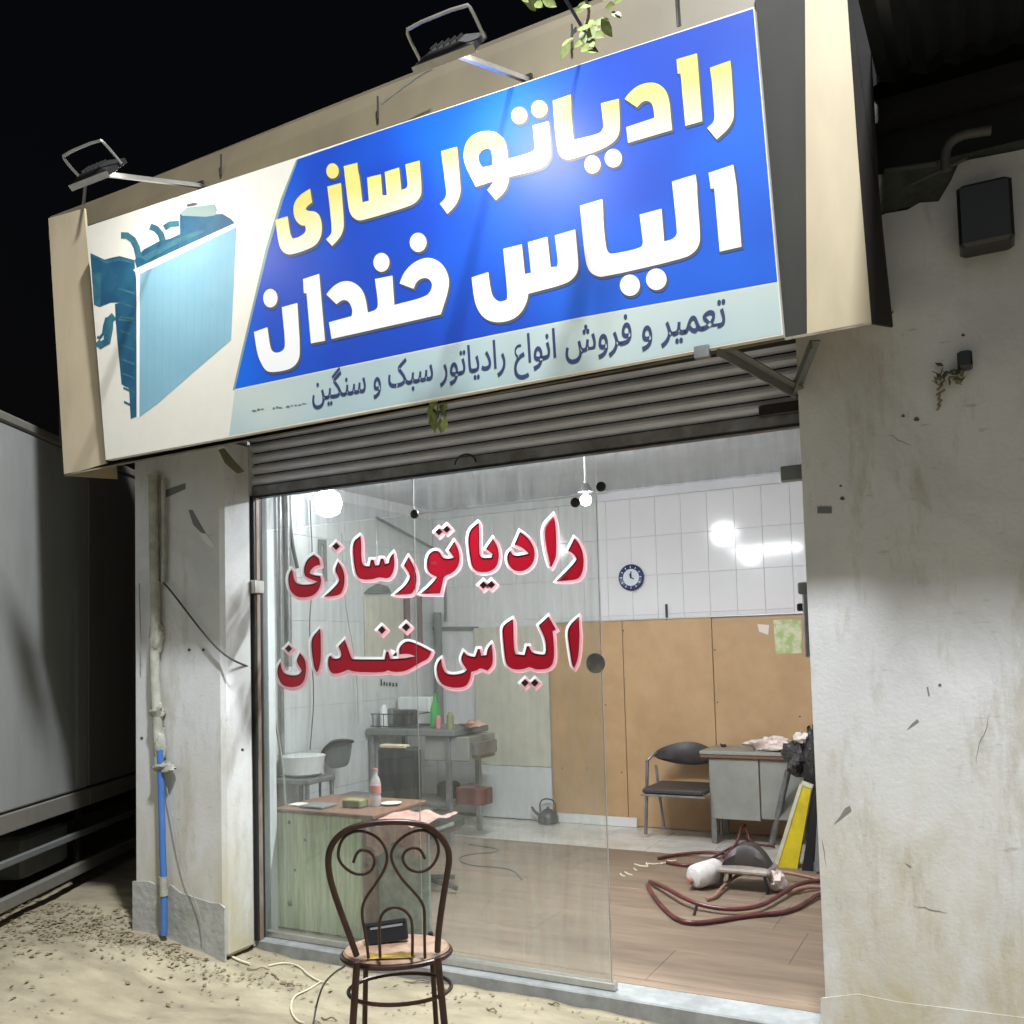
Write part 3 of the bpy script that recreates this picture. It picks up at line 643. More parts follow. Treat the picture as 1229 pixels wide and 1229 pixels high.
# main lettering
A2 = crop(270, 150, 4.727); A3 = crop(480, 110, 5.121); A4 = crop(660, 40, 4.916); A5 = crop(290, 260, 4.727); A6 = crop(540, 190, 6.145); A7 = crop(690, 180, 5.586)
L1 = [
 (A4, [(945,205),(1065,162),(1072,220),(1088,480),(1080,520),(1050,570),(985,628),(928,560),(962,532),(972,505),(972,480),(957,290)], []),
 (A4, [(748,155),(868,120),(872,160),(900,520),(800,548),(772,238),(755,240)], []),
 (A4, [(442,388),(480,340),(530,305),(590,290),(640,298),(680,330),(700,375),(708,420),(722,572),(462,648),(452,555),(618,500),(612,440),(600,410),(575,398),(545,405),(515,438)], []),
 (A4, [(18,400),(125,362),(128,440),(125,460),(140,630),(290,595),(312,570),(318,545),(302,415),(408,387),(415,560),(405,610),(370,650),(300,690),(130,745),(90,745),(60,725),(45,690),(30,560)], []),
 (A3, [(818,210),(915,183),(930,380),(920,420),(890,460),(840,485),(672,525),(668,560),(645,620),(592,668),(538,605),(568,570),(575,552),(468,585),(415,480),(395,430),(392,370),(410,310),(450,265),(510,243),(570,243),(615,265),(645,300),(658,345),(665,415),(800,378),(828,360),(830,340)], [[(480,400),(500,365),(530,350),(555,352),(568,375),(572,452),(510,468),(490,445)]]),
 (A3, [(255,368),(352,340),(358,400),(375,600),(370,640),(345,700),(293,752),(247,690),(278,660),(288,630),(285,600),(265,440)], []),
 (A2, [(675,235),(752,215),(758,270),(765,290),(782,440),(818,430),(808,300),(886,280),(895,400),(920,400),(908,268),(990,242),(1002,370),(1030,362),(1040,340),(1025,225),(1105,203),(1118,370),(1110,410),(1080,445),(1030,468),(790,540),(755,543),(725,525),(708,495),(700,450)], []),
 (A2, [(582,350),(660,330),(665,390),(678,560),(672,600),(655,640),(610,688),(575,650),(605,620),(608,590),(595,450)], []),
 (A2, [(288,540),(358,518),(372,620),(385,645),(415,640),(455,615),(462,590),(455,572),(430,570),(400,540),(388,490),(395,440),(430,395),(485,362),(497,440),(465,465),(460,480),(475,490),(515,490),(540,515),(552,560),(552,620),(530,670),(490,700),(390,735),(350,735),(320,710),(305,670)], []),
 (A4, ell(252,775,48,54), []), (A4, ell(375,738,51,55), []), (A3, ell(735,148,49,53), []), (A3, ell(858,108,50,54), []), (A2, ell(612,262,36,44), [])]
L2 = [
 (A7, [(897,155),(1063,100),(1085,240),(1118,650),(972,683),(935,258),(912,262)], []),
 (A7, [(35,375),(185,330),(192,430),(190,460),(208,650),(225,690),(250,700),(440,660),(458,630),(455,600),(435,435),(582,395),(600,615),(655,600),(685,570),(685,530),(652,213),(810,165),(822,250),(820,290),(842,580),(835,640),(800,690),(730,730),(200,852),(150,850),(100,820),(75,760),(60,640)], []),
 (A6, [(162,880),(285,840),(300,960),(320,1030),(370,1062),(420,1045),(428,1010),(395,670),(532,635),(555,855),(600,845),(577,620),(720,580),(745,805),(790,800),(800,770),(775,570),(925,525),(950,770),(945,840),(910,890),(850,930),(580,1000),(570,1060),(530,1140),(460,1195),(360,1215),(270,1195),(210,1130),(180,1040)], []),
 (A5, [(898,380),(920,320),(970,265),(1040,232),(1100,240),(1150,280),(1180,350),(1175,420),(1132,555),(512,695),(497,600),(625,565),(632,530),(610,480),(575,470),(540,498),(482,442),(520,395),(575,365),(630,368),(680,405),(705,460),(718,545),(765,530),(778,500),(758,355),(857,335),(868,502),(1040,458),(1075,425),(1085,380),(1060,348),(1020,350),(990,375),(978,410)], []),
 (A5, [(350,355),(442,325),(475,705),(395,720),(370,435),(355,435)], []),
 (A5, [(72,655),(148,628),(165,750),(185,772),(215,772),(242,755),(250,720),(230,515),(318,490),(335,760),(325,820),(290,860),(230,878),(150,885),(120,850),(90,780)], []),
 (A7, ell(370,908,68,72), []), (A7, ell(547,868,70,73), []), (A5, ell(1003,147,48,55), []), (A5, ell(795,260,46,54), []), (A5, ell(165,463,41,53), [])]
for group, face in ((L1, M['gold']), (L2, M['w_print'])):
    for f, pts, holes in group:
        p = soften(f(pts), it=1 if len(pts) == 18 else 2); hs = [soften(f(h)) for h in holes]
        sh = offset(p, .9); sh = [(x+1.7, y+2.0) for x, y in sh]
        s_ = prt('letter_shadow', sh, M['sh_print'], .0045, holes=[offset(h, -.9) for h in hs] if hs else ())
        prt('letter', p, face, .0075, holes=hs)
# small line of text, shaped by hand from joined letter forms
forms = dict(tI='\uFE97', ayM='\uFECC', mM='\uFEE4', yM='\uFBFF', rF='\uFEAE', w='\u0648', fI='\uFED3', r='\u0631', sh='\uFEB5', a='\u0627', nI='\uFEE7', aF='\uFE8E', ay='\uFEC9', d='\u062F', yI='\uFBFE', wF='\uFEEE', sI='\uFEB3', bM='\uFE92', kF='\uFB8F', nM='\uFEE8', gM='\uFB95', nF='\uFEE6')
words = ['tI ayM mM yM rF', 'w', 'fI rF w sh', 'a nI wF a ay', 'r a d yI aF tI wF r', 'sI bM kF', 'w', 'sI nM gM yM nF']
def small_text(words):
    cs = ''.join(reversed(' '.join('|'.join(forms[k] for k in wd.split()) for wd in words).replace('|', '')))
    cu = bpy.data.curves.new('text', 'FONT'); cu.body = cs; cu.size = 1; cu.resolution_u = 3; cu.offset = .012
    o = bpy.data.objects.new('text', cu); COL.objects.link(o); bpy.context.view_layer.update()
    dg = bpy.context.evaluated_depsgraph_get(); me = bpy.data.meshes.new_from_object(o.evaluated_get(dg))
    vs = [v.co.copy() for v in me.vertices]; fs = [list(p.vertices) for p in me.polygons]
    bpy.data.objects.remove(o); bpy.data.curves.remove(cu); bpy.data.meshes.remove(me); return vs, fs
try:
    vs, fs = small_text(words); x0 = min(v.x for v in vs); x1 = max(v.x for v in vs)
    pl_, pr_ = SB(375, 482), SB(872, 391); W = (pr_-pl_); upv = NB.cross(W).normalized(); upv = upv if upv.z > 0 else -upv
    k = .148
    mbt = MB(); mbt.v = [pl_ + W*((v.x-x0)/(x1-x0)) + upv*(v.y*k) + NB*.0016 for v in vs]
    mbt.f = [f if (mbt.v[f[1]]-mbt.v[f[0]]).cross(mbt.v[f[2]]-mbt.v[f[0]]).dot(NB) > 0 else f[::-1] for f in fs]
    mbt.build('small_lettering', M['navy_print'], ban)
except Exception as ex: print('text failed', ex)
rr = random.Random(5)
for i in range(14):
    cx = 305+i*4.6+rr.uniform(-1, 1); cy = 493.5-(cx-300)*.13+rr.uniform(-.6, .6)
    if i in (3, 4, 8): continue
    prt('worn_lettering', ell(cx, cy, rr.uniform(1.5, 3.0), rr.uniform(.6, 1.5), 7, rr.uniform(-.4, .1)), M['faded_print'], .0045)
# struts
for nm, pa, pb in [('strut', aty(866, 413, -.66), aty(960, 466, -.305)), ('strut', aty(978, 408, -.52), aty(957, 462, -.305))]:
    t = (pb-pa).normalized(); u = t.cross(Vector((0, 0, 1))).normalized(); w = t.cross(u)
    mb = MB(); L = (pb-pa).length; m4 = frame4(pa, t, u, w); mb.box((0, -.018, 0), (L, .018, .005), m4); mb.box((0, -.018, .006), (L, -.013, .036), m4); mb.build('strut', M['grey_metal'] if nm == 'x' else M['dim_pipe'], sg)
box('anchor_plate', (2.60, -.69, 2.47), (2.65, -.66, 2.51), M['grey_metal'], sg)
# loose torn scrap hanging under the sign at the left corner, dry leaf in the middle
mb = MB(); p = [aty(x, y, -.42) for x, y in [(262, 540), (268, 538), (280, 553), (292, 566), (284, 568), (270, 556)]]
mb.poly(p, th=.01, n=Vector((0, -1, 0))).build('torn_scrap', M['dryleaf'], None, label='dark torn scrap hanging under the left part of the sign', cat='scrap')
mb = MB(); lf = random.Random(2)
for k in range(16):
    c = aty(525+lf.uniform(-9, 9), 496+lf.uniform(-13, 15), -.62+lf.uniform(-.03, .03)); d = Vector((lf.uniform(-.4, .4), lf.uniform(-.4, .4), -1)).normalized()*.035; e2 = Vector((lf.uniform(-1, 1), lf.uniform(-1, 1), 0)).normalized()*.018
    mb.add([c-d, c+e2+Vector((0, -.004, 0)), c+d, c-e2], [(0, 1, 2, 3)])
lv = mb.build('withered_leaf', M['leaf'], None, label='withered green leaf cluster dangling under the middle of the sign', cat='leaf')
tube('leaf_stem', [aty(525, 484, -.62), aty(526, 500, -.62)], .003, M['twig'], lv)

# ------------------------------------------------------------------ flood lights
def flood(attach, head, label, power):
    """attach: point on the sign top, head: centre of the lamp head"""
    fl = empty('floodlight', attach, label, 'floodlight', 'floodlights on arms over the sign')
    d = (head-attach)
    back_dir = Vector((0, .74, -.67)).normalized()      # aims down and back at the banner
    x = Vector((1, 0, 0)); z = -back_dir; y = z.cross(x)
    m4 = frame4(head, x, y, z)
    mb = MB(); mb.box((-.011, -.011, 0), (.011, .011, 1)); 
    t = d.normalized(); L = d.length; u = t.cross(Vector((0, 0, 1))).normalized(); w = u.cross(t)
    MB().box((0, -.009, -.009), (L+.02, .009, .009), frame4(attach, t, u, w)).build('arm', M['alu'], fl)
    MB().box((-.012, -.02, -.02), (.0, .02, .02), frame4(attach, t, u, w)).build('wall_plate', M['dark_metal'], fl)
    b = MB(); b.box((-.115, -.065, -.012), (.115, .065, .008), m4)
    b.add([m4 @ Vector(v) for v in ((-.11, -.06, .0085), (.11, -.06, .0085), (.11, .06, .0085), (-.11, .06, .0085), (-.06, -.035, .026), (.06, -.035, .026), (.06, .035, .026), (-.06, .035, .026))], [(0, 1, 5, 4), (1, 2, 6, 5), (2, 3, 7, 6), (3, 0, 4, 7), (4, 5, 6, 7)])
    bo = b.build('housing', M['dark_metal'], fl)
    for k in range(5):
        MB().box((-.05+k*.025-.002, -.03, .0265), (-.05+k*.025+.002, .03, .034), m4).build('cooling_fin', M['dark_metal'], bo)
    br = smooth_path([m4 @ Vector(v) for v in ((-.125, .02, .0), (-.125, .0, .09), (-.115, -.0, .11), (.115, .0, .11), (.125, 0, .09), (.125, .02, 0))], 1)
    MB().tube(br, .006, 6).build('bracket', M['alu'], fl)
    MB().box((-.10, -.055, -.0145), (.10, .055, -.0125), m4).build('lens', M['lampglass'], fl)
    MB().add([m4 @ Vector(v) for v in ((-.12, -.07, -.016), (.12, -.07, -.016), (.12, -.058, -.016), (-.12, -.058, -.016), (-.12, -.07, .009), (.12, -.07, .009), (.12, -.071, .009), (-.12, -.071, .009))], [(0, 1, 2, 3), (0, 4, 5, 1)]).build('lens_rim', M['alu'], fl)
    ld = bpy.data.lights.new('lamp', 'AREA'); ld.shape = 'RECTANGLE'; ld.size = .22; ld.size_y = .14; ld.energy = power; ld.color = FLOOD_COL
    lo = bpy.data.objects.new('lamp', ld); COL.objects.link(lo); lo.parent = fl
    zz = -back_dir; lm = frame4(head + back_dir*.02, x, y, zz); lm.translation -= Vector(attach); lo.matrix_local = lm
    return fl
flood(aty(240, 223, -.63), aty(118, 208, -1.16), 'floodlight on a long arm over the left end of the sign', FLOOD_W*.62)
flood(aty(633, 96, -.63), aty(540, 62, -1.14), 'floodlight with square bracket on an arm over the middle of the sign', FLOOD_W)
tube('stay_rod', [aty(815, 32, -.63), aty(811, -30, -.70)], .008, M['grey_metal'], None, label='short pale rod at the top right of the sign, cut by the picture edge', cat='rod')
tube('stay_rod', [aty(716, 62, -.63), aty(672, -12, -.95)], .006, M['dark_metal'], None, label='thin dark stay rod rising from the sign top beside the leaves', cat='rod')
tube('stay_rod', [aty(100, 245, -.63), aty(104, 205, -.75)], .008, M['grey_metal'], None, label='short grey post at the top left corner of the sign', cat='rod')
tube('lamp_wire', smooth_path([aty(x, y, -.66) for x, y in [(458, 125), (480, 108), (505, 90), (520, 82)]], 1), .0045, M['alu'], None, label='pale wire from the middle floodlight down to the sign top', cat='wire')
tube('lamp_wire', smooth_path([aty(x, y, -.70) for x, y in [(240, 222), (262, 224), (300, 218), (350, 208), (420, 190), (500, 160)]], 2), .0032, M['cable'], None, label='dark wire running along the top edge of the banner', cat='wire')
# branch with leaves dipping into the frame
br = empty('tree_branch', aty(690, -30, -1.1), 'leafy branch tip hanging into view above the sign, beside the stay rod', 'branch')
MB().tube(smooth_path([aty(640, -60, -1.3), aty(690, -20, -1.1), aty(710, 10, -1.0), aty(700, 40, -.95)], 2), .005, 6).build('twig', M['twig'], br)
MB().tube(smooth_path([aty(640, -60, -1.3), aty(634, -20, -1.15), aty(636, 5, -1.05)], 2), .004, 6).build('twig', M['twig'], br)
def leafmesh(c, d, n_, ln, wd):
    d = d.normalized(); n_ = (n_-d*n_.dot(d)).normalized(); s = d.cross(n_); vs = []; fs = []
    prof = [(0, .02), (.15, .55), (.4, 1), (.65, .85), (.85, .45), (1, .02)]
    for t, w in prof:
        p = c + d*(t*ln) + n_*(-.15*ln*t*t); vs += [p-s*w*wd+n_*.1*wd, p, p+s*w*wd+n_*.1*wd]
    for i in range(len(prof)-1):
        k = 3*i; fs += [(k, k+3, k+4, k+1), (k+1, k+4, k+5, k+2)]
    return vs, fs
lr = random.Random(11)
for (x, y) in [(634, -4), (642, 3), (628, 2), (690, 45), (697, 38), (684, 50), (703, 25), (722, 22), (716, 30), (727, 10), (690, 15), (712, 40), (700, 55), (735, 14), (689, 57), (693, 36), (706, 47), (720, 34), (731, 24), (710, 8), (724, 2), (698, 62), (650, -2), (620, -6), (738, 3), (686, 40)]:
    c = aty(x, y, -1.0+lr.uniform(-.06, .06)); mb = MB(); mb.add(*leafmesh(c, Vector((lr.uniform(-1, 1), lr.uniform(-.5, .5), lr.uniform(-1, .2))), Vector((lr.uniform(-.5, .5), -1, lr.uniform(-.5, .8))), lr.uniform(.045, .065), lr.uniform(.014, .020))); mb.smooth = True
    mb.build('leaf', M['leaf'], br)

# ------------------------------------------------------------------ red lettering on the glass
G1 = crop(330, 600, 6.468); G2 = crop(510, 600, 6.145); G3 = crop(320, 730, 6.145); G4 = crop(510, 730, 6.145)
dec1 = empty('window_lettering', aty(520, 740, -.002), 'upper line of red lettering with pink outline on the glass', 'lettering')
dec2 = empty('window_lettering', aty(520, 840, -.002), 'lower line of red lettering with pink outline on the glass', 'lettering')
D1 = [
 (G2, [(1100,282),(1130,310),(1160,370),(1172,440),(1168,510),(1150,560),(1120,590),(965,600),(1040,530),(1100,465),(1120,435),(1095,395),(1055,375)], []),
 (G2, [(862,205),(945,110),(965,180),(970,400),(955,450),(930,495),(915,480),(890,380)], []),
 (G2, [(700,235),(760,280),(800,340),(812,410),(795,470),(750,515),(690,530),(640,510),(608,460),(608,400),(628,372),(645,405),(680,415),(750,400),(765,395),(720,350),(660,330)], []),
 (G2, [(312,240),(390,170),(400,180),(400,380),(408,420),(440,430),(490,425),(500,400),(450,360),(500,285),(535,340),(548,420),(530,490),(480,530),(400,535),(355,510),(335,450)], []),
 (G2, [(215,305),(245,360),(258,430),(245,495),(200,540),(140,562),(130,610),(112,690),(-35,692),(30,640),(90,570),(40,545),(15,510),(15,440),(35,390),(75,370),(110,385),(130,430),(175,435),(215,425),(175,370)], [[(40,460),(85,455),(85,475),(45,475)]]),
 (G1, [(1035,440),(1075,510),(1100,590),(1095,660),(1070,720),(1040,735),(925,735),(1000,680),(1050,610),(1045,570),(1000,510)], []),
 (G1, [(598,330),(660,280),(668,290),(670,480),(690,515),(735,515),(745,465),(765,465),(778,510),(810,505),(820,455),(840,455),(855,500),(885,490),(890,450),(920,410),(930,500),(915,570),(880,610),(840,605),(800,600),(760,618),(680,620),(640,600),(618,540)], []),
 (G1, [(490,480),(525,530),(542,600),(535,680),(500,745),(380,750),(440,700),(500,635),(495,600),(462,545)], []),
 (G1, [(300,425),(345,455),(350,505),(310,510),(275,545),(270,570),(300,585),(350,590),(360,630),(345,690),(300,740),(240,758),(170,755),(120,710),(102,640),(105,580),(125,540),(140,560),(145,620),(170,650),(220,660),(290,655),(330,635),(250,605),(225,580),(225,520),(250,460)], []),
 (G2, dia(430,628,29), []), (G2, dia(489,625,29), []), (G2, dia(103,236,27), []), (G2, dia(161,217,27), []), (G1, dia(475,360,30), [])]
D2 = [
 (G3, [(1040,240),(1110,265),(1215,320),(1190,375),(1130,400),(1060,445),(1000,470),(920,470),(895,455),(860,475),(640,470),(600,450),(560,470),(510,485),(475,478),(452,430),(455,360),(470,350),(490,375),(540,370),(555,340),(530,280),(575,230),(600,300),(625,370),(640,378),(870,378),(882,320),(898,320),(912,375),(1010,370),(1095,355),(1050,335),(980,340),(975,300),(1000,260)], []),
 (G3, [(325,225),(390,150),(398,170),(400,380),(385,450),(370,472),(350,440),(335,340)], []),
 (G3, [(245,330),(285,380),(292,450),(280,530),(240,575),(170,585),(110,565),(80,500),(80,440),(100,395),(110,450),(130,485),(190,498),(240,490),(260,460),(215,390)], []),
 (G4, [(1045,145),(1135,60),(1140,200),(1135,330),(1120,400),(1100,440),(1085,420),(1065,290)], []),
 (G4, [(568,130),(645,80),(652,100),(655,300),(670,340),(735,345),(752,280),(768,280),(785,330),(870,345),(895,330),(890,230),(840,125),(910,60),(965,155),(940,170),(945,200),(955,350),(940,420),(895,450),(820,455),(770,430),(730,450),(660,455),(610,430),(590,380),(575,220)], []),
 (G4, [(490,260),(500,330),(500,420),(460,460),(405,440),(380,460),(340,470),(335,520),(300,580),(220,590),(130,570),(95,510),(85,440),(100,390),(120,370),(125,430),(150,480),(200,492),(280,480),(310,455),(260,380),(285,320),(310,350),(370,360),(390,300),(404,300),(415,350),(455,345),(460,300)], []),
 (G3, dia(1028,140,31), []), (G3, dia(850,160,30), []), (G3, dia(162,298,27), []), (G4, dia(737,550,29), []), (G4, dia(810,550,29), [])]
NY = Vector((0, -1, 0))
def dprt(name, px, m, y, parent, holes=()):
    return MB().poly([aty(a, b, y) for a, b in px], [[aty(a, b, y) for a, b in h] for h in holes], n=NY).build(name, m, parent)
for root, group in ((dec1, D1), (dec2, D2)):
    for f, pts, holes in group:
        sm_ = len(pts) > 4
        p = soften(f(pts), 62, 2) if sm_ else f(pts)
        hs = [f(h) for h in holes]
        inner = [(x, y) for x, y in offset(p, -.6)]
        dprt('outline_pink', [(x+1.6, y+1.6) for x, y in offset(p, 2.6)], M['d_pink'], -.0015, root, [inner] if sm_ else [])
        dprt('outline', [(x-.2, y-.2) for x, y in offset(p, 3.0)], M['d_white'], -.0027, root, [inner] if sm_ else [])
        lt_ = dprt('letter_edge', p, M['plum'], -.0039, root, [[(x+.4, y+.5) for x, y in offset(p, -1.5)]] if sm_ else [])
        if sm_:
            q = [(x+.8, y+.9) for x, y in offset(p, -1.0)]
            dprt('letter', q, M['red'], -.0051, root, [])
        if hs: dprt('letter_hole', hs[0], M['d_pink'], -.0063, root)

# ------------------------------------------------------------------ back wall boards and things on the wall
YBf = YB-.012
bx = [-.0]+[0]
boards = empty('board_wall', (1.5, YBf-.01, .1), 'row of brown hardboard sheets covering the lower back wall', 'wall boards')
for a_, b_, tz in [(.10, .765, 1.715), (.77, 1.507, 1.71), (1.512, 2.25, 1.70), (2.255, 2.985, 1.69)]:
    MB().bbox((a_, YBf-.022, .11 if a_ < .7 else .055), (b_, YBf-.010, tz), .002).build('hardboard_sheet', M['mdf'], boards)
MB().bbox((.12, YBf-.030, 1.712), (2.985, YBf-.004, 1.722), .002).build('top_trim', M['alu'], boards)
for px, py in [(865, 893), (748, 757), (858, 780), (861, 843), (864, 897), (675, 922), (705, 922), (746, 927), (727, 846)]:
    p = aty(px, py, YBf-.023); MB().lathe([(.006, 0), (.006, .003)], p, 8, Matrix.Rotation(R(90), 4, 'X')).build('screw', M['dark_metal'], boards)
wb = MB().bbox((-.62, YB-.075, .06), (.105, YB-.055, .50), .003).build('leaning_sheet', M['white_board'], None, label='white sheet standing on the floor against the back wall, below the cream one', cat='board')
MB().bbox((-.62, YB-.062, .503), (.10, YB-.045, 1.70), .003).build('leaning_sheet', M['cream_board'], None, label='tall cream sheet fixed to the back wall above the white one', cat='board')
MB().bbox((.14, YBf-.060, .052), (.85, YBf-.025, .125), .003).build('skirting_plank', M['trunking'], None, label='white plank lying along the foot of the back wall right of the kettle', cat='plank')
MB().bbox((-1.0, YBf-.05, .055), (-.63, YBf-.012, .075), .002).build('skirting_strip', M['dark_metal'], None, label='dark strip along the foot of the back wall, left of the white sheet', cat='strip')
p = aty(800, 745, YBf-.02); q = aty(800, 725, YBf-.02)
MB().bbox((p.x-.008, YBf-.022, p.z), (p.x+.008, YBf-.004, q.z), .003).build('wall_hook', M['dark_metal'], None, label='short dark upright hook on the tiles just above the boards', cat='hook')
c = aty(757.5, 693, YBf-.02)
ck = empty('wall_clock', c, 'round dark-rimmed wall clock on the white tiles', 'clock')
RX = Matrix.Rotation(R(90), 4, 'X')
MB().lathe([(.098, 0), (.108, .004), (.108, .016), (.098, .024), (.070, .019), (.068, .012)], c+Vector((0, .012, 0)), 32, RX).build('rim', M['clockrim'], ck)
MB().lathe([(.069, .0), (.069, .015)], c+Vector((0, .0105, 0)), 32, RX).build('face', M['clockface'], ck)
for k in range(12):
    a_ = 2*PI*k/12; p = c+Vector((.084*math.sin(a_), -.0125, .084*math.cos(a_))); rr_ = Matrix.Rotation(a_, 4, 'Y'); m4 = Matrix.Translation(p) @ rr_
    MB().box((-.003, -.001, -.008), (.003, .001, .008), m4).build('hour_mark', M['clockface'], ck)
for a_, L_, w_ in [(R(-12), .030, .007), (R(4), .048, .005), (R(120), .03, .004)]:
    m4 = Matrix.Translation(c+Vector((0, -.009, 0))) @ Matrix.Rotation(a_, 4, 'Y'); MB().box((-w_, -.001, -.008), (w_, .001, L_), m4).build('hand', M['black'], ck)
def sheet(name, px, m, y, **k): return MB().poly([aty(a_, b_, y) for a_, b_ in px], th=.002, n=NY).build(name, m, None, **k)
po = sheet('calendar', [(928, 744), (962, 743), (962, 784), (931, 785)], M['notegreen'], YBf-.026, label='green and cream wall calendar at the top of the boards beside the latch box', cat='calendar')
sheet('paper_note', [(909, 749), (923, 750), (922, 762), (911, 758)], M['paper'], YBf-.026, label='small pinkish paper note on the boards left of the calendar', cat='note')

# ------------------------------------------------------------------ left wall things (seen through the glass)
def atx(px, py, x): return at(px, py, 'x', x)
XW = XL+.014
def vpipe(name, px, y0, y1, r, m, label, x=XW+.03):
    a_ = atx(px, y0, x); b_ = atx(px, y1, x); return tube(name, [a_, Vector((a_.x, a_.y, b_.z))], r, m, None, n=10, label=label, cat='pipe')
vpipe('wall_pipe', 488, 715, 795, .030, M['brown_cable'], 'brown upright pipe on the left wall, left one of the pair behind the letters')
vpipe('wall_pipe', 503, 715, 795, .026, M['brown_cable'], 'brown upright pipe on the left wall, right one of the pair behind the letters')
vpipe('flue_pipe', 525, 735, 893, .038, M['dim_pipe'], 'dark grey upright flue pipe in the far left corner behind the green bottle', XW+.08)
vpipe('wall_pipe', 344, 560, 800, .022, M['grey_metal'], 'thin grey pipe on the left wall near the window, left of the cable')
vpipe('wall_pipe', 335, 560, 930, .015, M['grey_metal'], 'thin pale pipe closest to the left window edge')
tube('black_cable', smooth_path([atx(x, y, XW+.03) for x, y in [(346, 585), (347, 620), (351, 655), (357, 682)]]), .014, M['cable'], None, label='thick black cable hanging on the left wall left of the letters', cat='cable')
tube('bowed_cable', smooth_path([Vector(p) for p in [aty(318, 800, .05), aty(325, 830, .10), aty(331, 870, .14), aty(340, 920, .18), aty(342, 965, .2)]]), .006, M['greycable'], None, label='cable running down inside the left window edge to the counter', cat='cable')
tube('sloping_cable', [atx(452, 621, XW+.03), atx(520, 658, XW+.05)], .012, M['dim_pipe'], None, label='dark cable sloping down the left wall above the letters', cat='cable')
p = atx(460, 712, XW+.02)
MB().poly([atx(x, y, XW+.03) for x, y in [(440, 712), (446, 706), (456, 701), (466, 704), (470, 712)]], th=.05, n=Vector((1, 0, 0))).build('dark_hood', M['dim_pipe'], None, label='dark rounded hood on the left wall below the upper lettering', cat='hood')
MB().poly([atx(x, y, XW+.015) for x, y in [(438, 716), (484, 717), (486, 800), (440, 803)]], th=.012, n=Vector((1, 0, 0))).build('wall_board', M['cream_board'], None, label='beige board on the left wall beside the brown pipes', cat='board')
MB().poly([atx(x, y, XW+.02) for x, y in [(383, 647), (392, 648), (393, 698), (389, 697), (389, 655), (386, 653), (386, 680), (383, 679)]], th=.01, n=Vector((1, 0, 0))).build('wall_frame', M['dim_pipe'], None, label='narrow grey bracket on the left wall behind the upper lettering', cat='bracket')
for k_, (x_, y_, w_, h_) in enumerate([(457, 817, 4, 7), (463, 819, 4, 5), (468, 819, 4, 5), (474, 820, 4, 4)]):
    pass
st = MB()
for (x_, y_, w_, h_) in [(457, 815, 1.6, 8), (460.5, 818, 1.6, 5), (463.5, 819, 1.5, 4.5), (467, 819, 2.2, 4.5), (471, 819.5, 2.0, 4.5), (475, 819.5, 2.0, 4.5)]:
    st.poly([atx(a_, b_, XW+.004) for a_, b_ in [(x_, y_), (x_+w_, y_), (x_+w_, y_+h_), (x_, y_+h_)]], th=.001, n=Vector((1, 0, 0)))
st.build('wall_sticker', M['black'], None, label='small dark sticker print on the left wall tiles under the lower lettering', cat='sticker')
MB().poly([aty(x, y, YBf-.03) for x, y in [(510, 752), (572, 752), (572, 756), (510, 756)]], th=.03, n=NY).build('shelf_bar', M['dim_pipe'], None, label='dark horizontal bar at the back wall above the flue pipe', cat='bar')
p = aty(533, 740, YBf-.02)
tube('wall_pipe', [aty(534, 700, YBf-.02), aty(535, 746, YBf-.02)], .012, M['dim_pipe'], None, label='short dark upright pipe on the back wall above the bar', cat='pipe')

def blob(name, c, rx, ry, rz, m, seed, amp=.25, n=18, **k):
    rg = random.Random(seed); mb = MB(); ph = [rg.uniform(0, 6) for _ in range(8)]; H = n//2
    for j in range(H+1):
        th = PI*j/H
        for i in range(n):
            a_ = 2*PI*i/n; d_ = 1+amp*(.5*math.sin(3*a_+ph[0]+2*th)+.5*math.sin(5*th+ph[1]+a_*2)+.35*math.sin(9*a_+ph[2]+5*th)+.3*math.sin(13*th+ph[3]-7*a_))
            mb.v.append(Vector(c)+Vector((rx*math.sin(th)*math.cos(a_)*d_, ry*math.sin(th)*math.sin(a_)*d_, rz*math.cos(th)*(d_ if math.cos(th) > 0 else 1))))
    for j in range(H):
        for i in range(n): mb.f.append([j*n+i, (j+1)*n+i, (j+1)*n+(i+1) % n, j*n+(i+1) % n])
    mb.smooth = True; return mb.build(name, m, None, **k)

# ------------------------------------------------------------------ counter behind the window
ct = empty('counter', (.5, .35, .05), 'low wooden counter with pale green grained front standing behind the left window', 'counter')
cy0 = .13; zt = .66
MB().bbox((-.03, cy0, .055), (.545, cy0+.02, zt), .003).build('front_panel', M['pinewood'], ct)
MB().bbox((.552, cy0-.004, .055), (.62, cy0+.05, zt-.02), .004).build('corner_post', M['brownpost'], ct)
MB().bbox((.625, cy0+.03, .055), (.93, cy0+.05, .60), .003).build('side_panel', M['greypanel'], ct)
MB().bbox((-.04, cy0-.01, zt+.002), (.63, .62, zt+.022), .004).build('top_board', M['brownpost'], ct)
MB().bbox((-.03, .60, .055), (.55, .62, .60), .003).build('rear_panel', M['greypanel'], ct)
MB().bbox((.63, cy0+.03, .604), (.94, .40, .622), .004).build('lower_top', M['greypanel'], ct)
for x_, y_, r_ in [(347, 987, .011), (366, 1008, .009), (354, 1044, .009), (348, 1084, .017), (411, 1108, .008)]:
    p = aty(x_, y_, cy0-.001); MB().lathe([(r_, 0), (r_*.8, .002)], p, 10, RX).build('wood_knot', M['knot'], ct)
